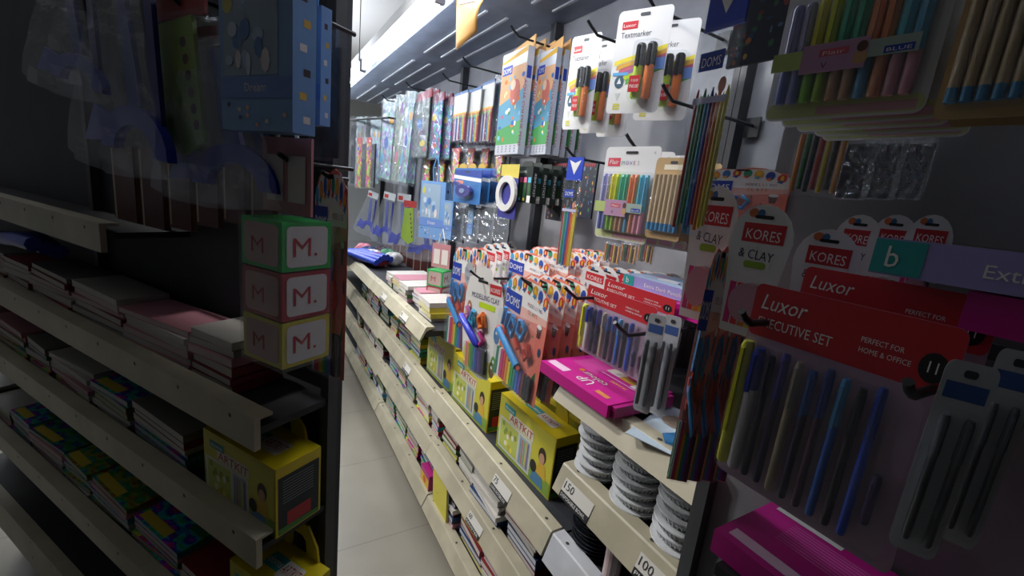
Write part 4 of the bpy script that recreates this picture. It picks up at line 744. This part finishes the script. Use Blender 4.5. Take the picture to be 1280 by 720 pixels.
def rack_books(x0, x1, z, hmax, seed, pic, where, wr=(.16, .26)):
    r = random.Random(seed); x = x1; st = 0
    while x-.1 > x0:
        w = r.uniform(*wr); w = min(w, x-x0); h = 0; k = 0; top = hmax*r.uniform(.6, 1)
        while h < top and k < 8:
            key = 'pb%d' % r.randrange(4) if pic and r.random() < .6 else 'nb%d' % r.choice([1, 1, 3, 0, 6]); nm, _, _, th = (PB if key[0] == 'p' else NB)[int(key[2:])]; s = r.uniform(.9, 1.4)
            if h+th*s > hmax: break
            o = spawn(key, '%s notebook %s from bottom, %s stack from far end, %s' % (nm, ORD[k].replace('front', 'first'), ORD[st].replace('front', 'first'), where), 'notebooks on the left rack')
            p = LB+LU*(x-w/2)+LN*(LD-.035-r.uniform(0, .006)); o.location = (p.x, p.y, z+h+H); o.rotation_euler = (0, 0, PI+an+math.radians(r.uniform(-3, 3))); o.scale = ((w-.012)/.2, .62, s); h += th*s+.0006; k += 1
        x -= w; st += 1
rack_books(.12, 1.72, LZ[0]-.017, .10, 31, False, 'top shelf, left rack'); rack_books(.26, 1.72, LZ[1]-.017, .09, 32, True, 'second shelf, left rack')
rack_books(.2, 1.72, LZ[2]-.017, .075, 33, True, 'third shelf, left rack')
m = MB()
for i in range(3): m.tube([(-.12, .02*i, .01*i), (0, .02*i, .016), (.12, .02*i-.01, .0)], .017, M('#2746b8', .4), 8)
o = m.build('folded_umbrella'); x, z = lpix(15, 330); p = LB+LU*min(x, 1.1)+LN*.1; o.location = (p.x, p.y, LZ[0]+H+.12); o.rotation_euler = (0, 0, an); tag(o, 'folded blue umbrella lying high on the shaded left rack', 'umbrella')

# ================================================================ shaded display unit nearest at the right
ru = root('pegboard_display', 'display board', 'shaded pegboard display nearest at the right'); 
def rb2(name, *a): m = MB(); m.box(*a); return m.build(name, ru)
rb2('back_panel', -.45, .34, -.60, -.59, 0, H+.45, M('#8b8c92', .6, 'metal')); rb2('upright', .32, .34, -.59, -.57, 0, H-.36, M('#4a4c50', .5, 'metal'))
zs = at(955, 612, .58).z; rb2('shelf', -.45, .22, -.59, -.44, H+zs-.045, H+zs-.031, SHELFD)
for (w_, z) in ((0, .2), (0, -.1)):
    rb2('cross_rail', -.44, .33, -.59, -.583, H+z, H+z+.015, M('#4a4c50', .5, 'metal'))
RR = 'on the shaded right display'
def rf(tl, tr, bl, D, psi=0): return fit(tl, tr, bl, D, psi)
hang('pouch', rf((895, -40), (945, -35), (866, 295), .46, 0), 'tall clear pencil pouch %s' % RR)
hang('floral', rf((935, -60), (1000, -55), (925, 82), .58, 0), 'dark floral notebook %s' % RR)
hang('flair', rf((1005, -80), (1215, -70), (962, 152), .42, 8), 'pastel pen blister pack with paper band', 'large pastel pen packs', 5, .028, where=' at right')
hang('kraft', rf((1228, -70), (1400, -60), (1180, 150), .43, 6), 'kraft card pencil pack %s' % RR, 'large kraft packs', 2, .03, where=' at right')
hang('thinpens', rf((1003, 150), (1068, 160), (998, 245), .54, 0), 'pouch of bright slim pens %s' % RR)
for k in range(3): hang('dark', rf((1062+36*k, 165), (1104+36*k, 175), (1060+36*k, 250), .55, 0), 'black pen wallet, %s from the left %s' % (ORD[k].replace('front', 'first'), RR), 'black pen wallets at right')
hang('kores', rf((922, 250), (1002, 262), (930, 420), .46, 6), 'round topped clay card, left one %s' % RR, 'round topped cards at right'); hang('kores', rf((1002, 278), (1084, 296), (1005, 440), .49, 6), 'round topped clay card, right one %s' % RR, 'round topped cards at right')
hang('kores', rf((873, 225), (930, 240), (870, 400), .52, 6), 'round topped clay card behind the others %s' % RR, 'round topped cards at right'); 
for k in range(3): hang('kores', rf((1050+45*k, 262), (1110+45*k, 275), (1050+45*k, 400), .555, 6), 'round topped clay card in the rear line, %s from the left' % ORD[k].replace('front', 'first'), 'round topped cards at right')
hang('clay', rf((880, 195), (990, 225), (878, 300), .587, 0), 'clay card behind the round topped cards %s' % RR)
for k in range(4): hang('clay', rf((893+17*k, 300), (922+18*k, 310), (893+17*k, 610), .45+.02*k, 50), 'salmon clay card seen edge on at right, %s from the left' % ORD[k].replace('front', 'first'), 'edge on clay cards at right')
hang('luxor', rf((950, 345), (1212, 425), (966, 628), .41, 0), 'large executive pen set with red header %s' % RR); hang('luxor', rf((1012, 318), (1252, 395), (1012, 560), .46, 0), 'executive pen set behind the large one %s' % RR)
hang('penpack', rf((1188, 440), (1252, 470), (1192, 715), .38, 20), 'clear gel pen blister in the lower right corner'); hang('penpack', rf((1252, 430), (1310, 450), (1250, 705), .42, 15), 'second clear gel pen blister in the lower right corner')
o = spawn('bbox', 'large violet pencil box %s' % RR); p = at(1097, 300, .43); o.location = (p.x-.11, -.43, p.z-.026+H); o.rotation_euler = (0, 0, PI); o.scale = (.92, .9, 1.1)
o = spawn('pinkbox', 'magenta box standing under the large violet box'); o.location = (p.x-.17, -.44, p.z-.056+H); o.rotation_euler = (0, 0, PI); o.scale = (.9, .5, 1)
o = spawn('pinkbox', 'large magenta set box lying in the lower right'); p = atz(843, 634, -.30); p = at(955, 612, .58); o.location = (p.x-.205, -.45, p.z-.03+H); o.rotation_euler = (0, 0, PI); o.scale = (1.5, .66, 1.0)
def rhook(px, py, D, lb):
    p = at(px, py, D); m = MB(); L = .585-D; m.tube([(0, 0, 0), (0, L*.3, -.002), (0, L, .0)], .0035, HOOKM, 6); m.tube([(0, 0, 0), (0, -.012, .006), (0, -.018, .012)], .0035, HOOKM, 6); o = m.build('display_hook'); o.data.flip_normals(); o.location = (p.x, p.y, p.z+H); o.rotation_euler = (0, 0, PI); tag(o, lb, 'hook')
rhook(938, 404, .385, 'dark hook over the large executive set at right'); rhook(1142, 494, .37, 'dark hook over the gel pen blister at right')

# ---------------------------------------------------------------- camera and light
cam = bpy.data.cameras.new('camera'); cam.sensor_width = 36; cam.lens = F/1280*36; cam.clip_start = .02
co = bpy.data.objects.new('camera', cam); C.objects.link(co)
mw = Matrix((EX+(0,), EY+(0,), EZ+(H,), (0, 0, 0, 1))); co.matrix_world = mw; bpy.context.scene.camera = co
def area(name, loc, target, sx, sy, power, col=(1, 1, 1), spread=180):
    l = bpy.data.lights.new(name, 'AREA'); l.shape = 'RECTANGLE'; l.size = sx; l.size_y = sy; l.energy = power; l.color = col; l.spread = math.radians(spread)
    o = bpy.data.objects.new(name, l); C.objects.link(o); o.location = loc; d = Vector(target)-Vector(loc); o.rotation_euler = d.to_track_quat('-Z', 'X').to_euler(); return o
# added unseen fill spots; cones light the shelves and miss the side racks
def spot(name, loc, target, half, power, col, rad=.12, blend=.15):
    l = bpy.data.lights.new(name, 'SPOT'); l.spot_size = math.radians(2*half); l.spot_blend = blend; l.energy = power; l.color = col; l.shadow_soft_size = rad
    o = bpy.data.objects.new(name, l); C.objects.link(o); o.location = loc; o.rotation_euler = (Vector(target)-Vector(loc)).to_track_quat('-Z', 'Y').to_euler(); return o
spot('fill_spot', (1.8, .5, H+1.3), (1.6, -.9, H-.3), 33, 98, (1, .97, .93))  # added main fill for the shelves, no fixture overhead
spot('fill_spot_far', (3.3, .45, H+1.3), (3.4, -.9, H-.3), 36, 95, (.94, .97, 1))  # same added fill for the far bays
spot('low_fill_spot', (3.0, 1.0, H+.9), (1.3, -.8, H-.6), 19, 135, (1, .97, .94), .2, .2)  # added low front fill for goods under the shelves, no lamp hangs here
spot('low_fill_spot_far', (4.6, 1.0, H+.9), (2.6, -.9, H-.5), 19, 90, (1, .98, .96), .2, .3)  # added low front fill further down the aisle
area('ceiling_fill', (6.0, .8, 2.6), (6.0, .8, 3.5), 3.5, 2.0, 75, (.93, .96, 1), 170)  # added fill that brightens the ceiling, no uplighter stands here
area('far_fill', (6.5, .3, 3.4), (6.5, .3, 0), 3, 2, 130, (.93, .97, 1), 150)  # added fill brightening the far end, without a fixture
for k, (x0, x1) in enumerate(((.75, 1.75), (1.8, 3.2), (3.25, 4.6))): area('tube_light_%d' % k, ((x0+x1)/2, -.58, H+.73), ((x0+x1)/2, -.95, H-.3), .04, x1-x0-.1, 2.2, (.9, .95, 1), 130)
w = bpy.data.worlds.new('w'); bpy.context.scene.world = w; w.use_nodes = True; w.node_tree.nodes['Background'].inputs[0].default_value = (.8, .85, 1, 1); w.node_tree.nodes['Background'].inputs[1].default_value = .015
sc = bpy.context.scene; sc.view_settings.view_transform = 'Standard'; sc.view_settings.look = 'None'; sc.view_settings.gamma = 1; sc.view_settings.exposure = 0; sc.view_settings.use_curve_mapping = False
sc.cycles.max_bounces = 6; sc.cycles.transparent_max_bounces = 24; sc.cycles.use_denoising = True

for o in C.objects:
    if 'label' in o and 'category' in o and not 4 <= len(o['label'].split()) <= 16: print('LONGLABEL', len(o['label'].split()), o['label'])
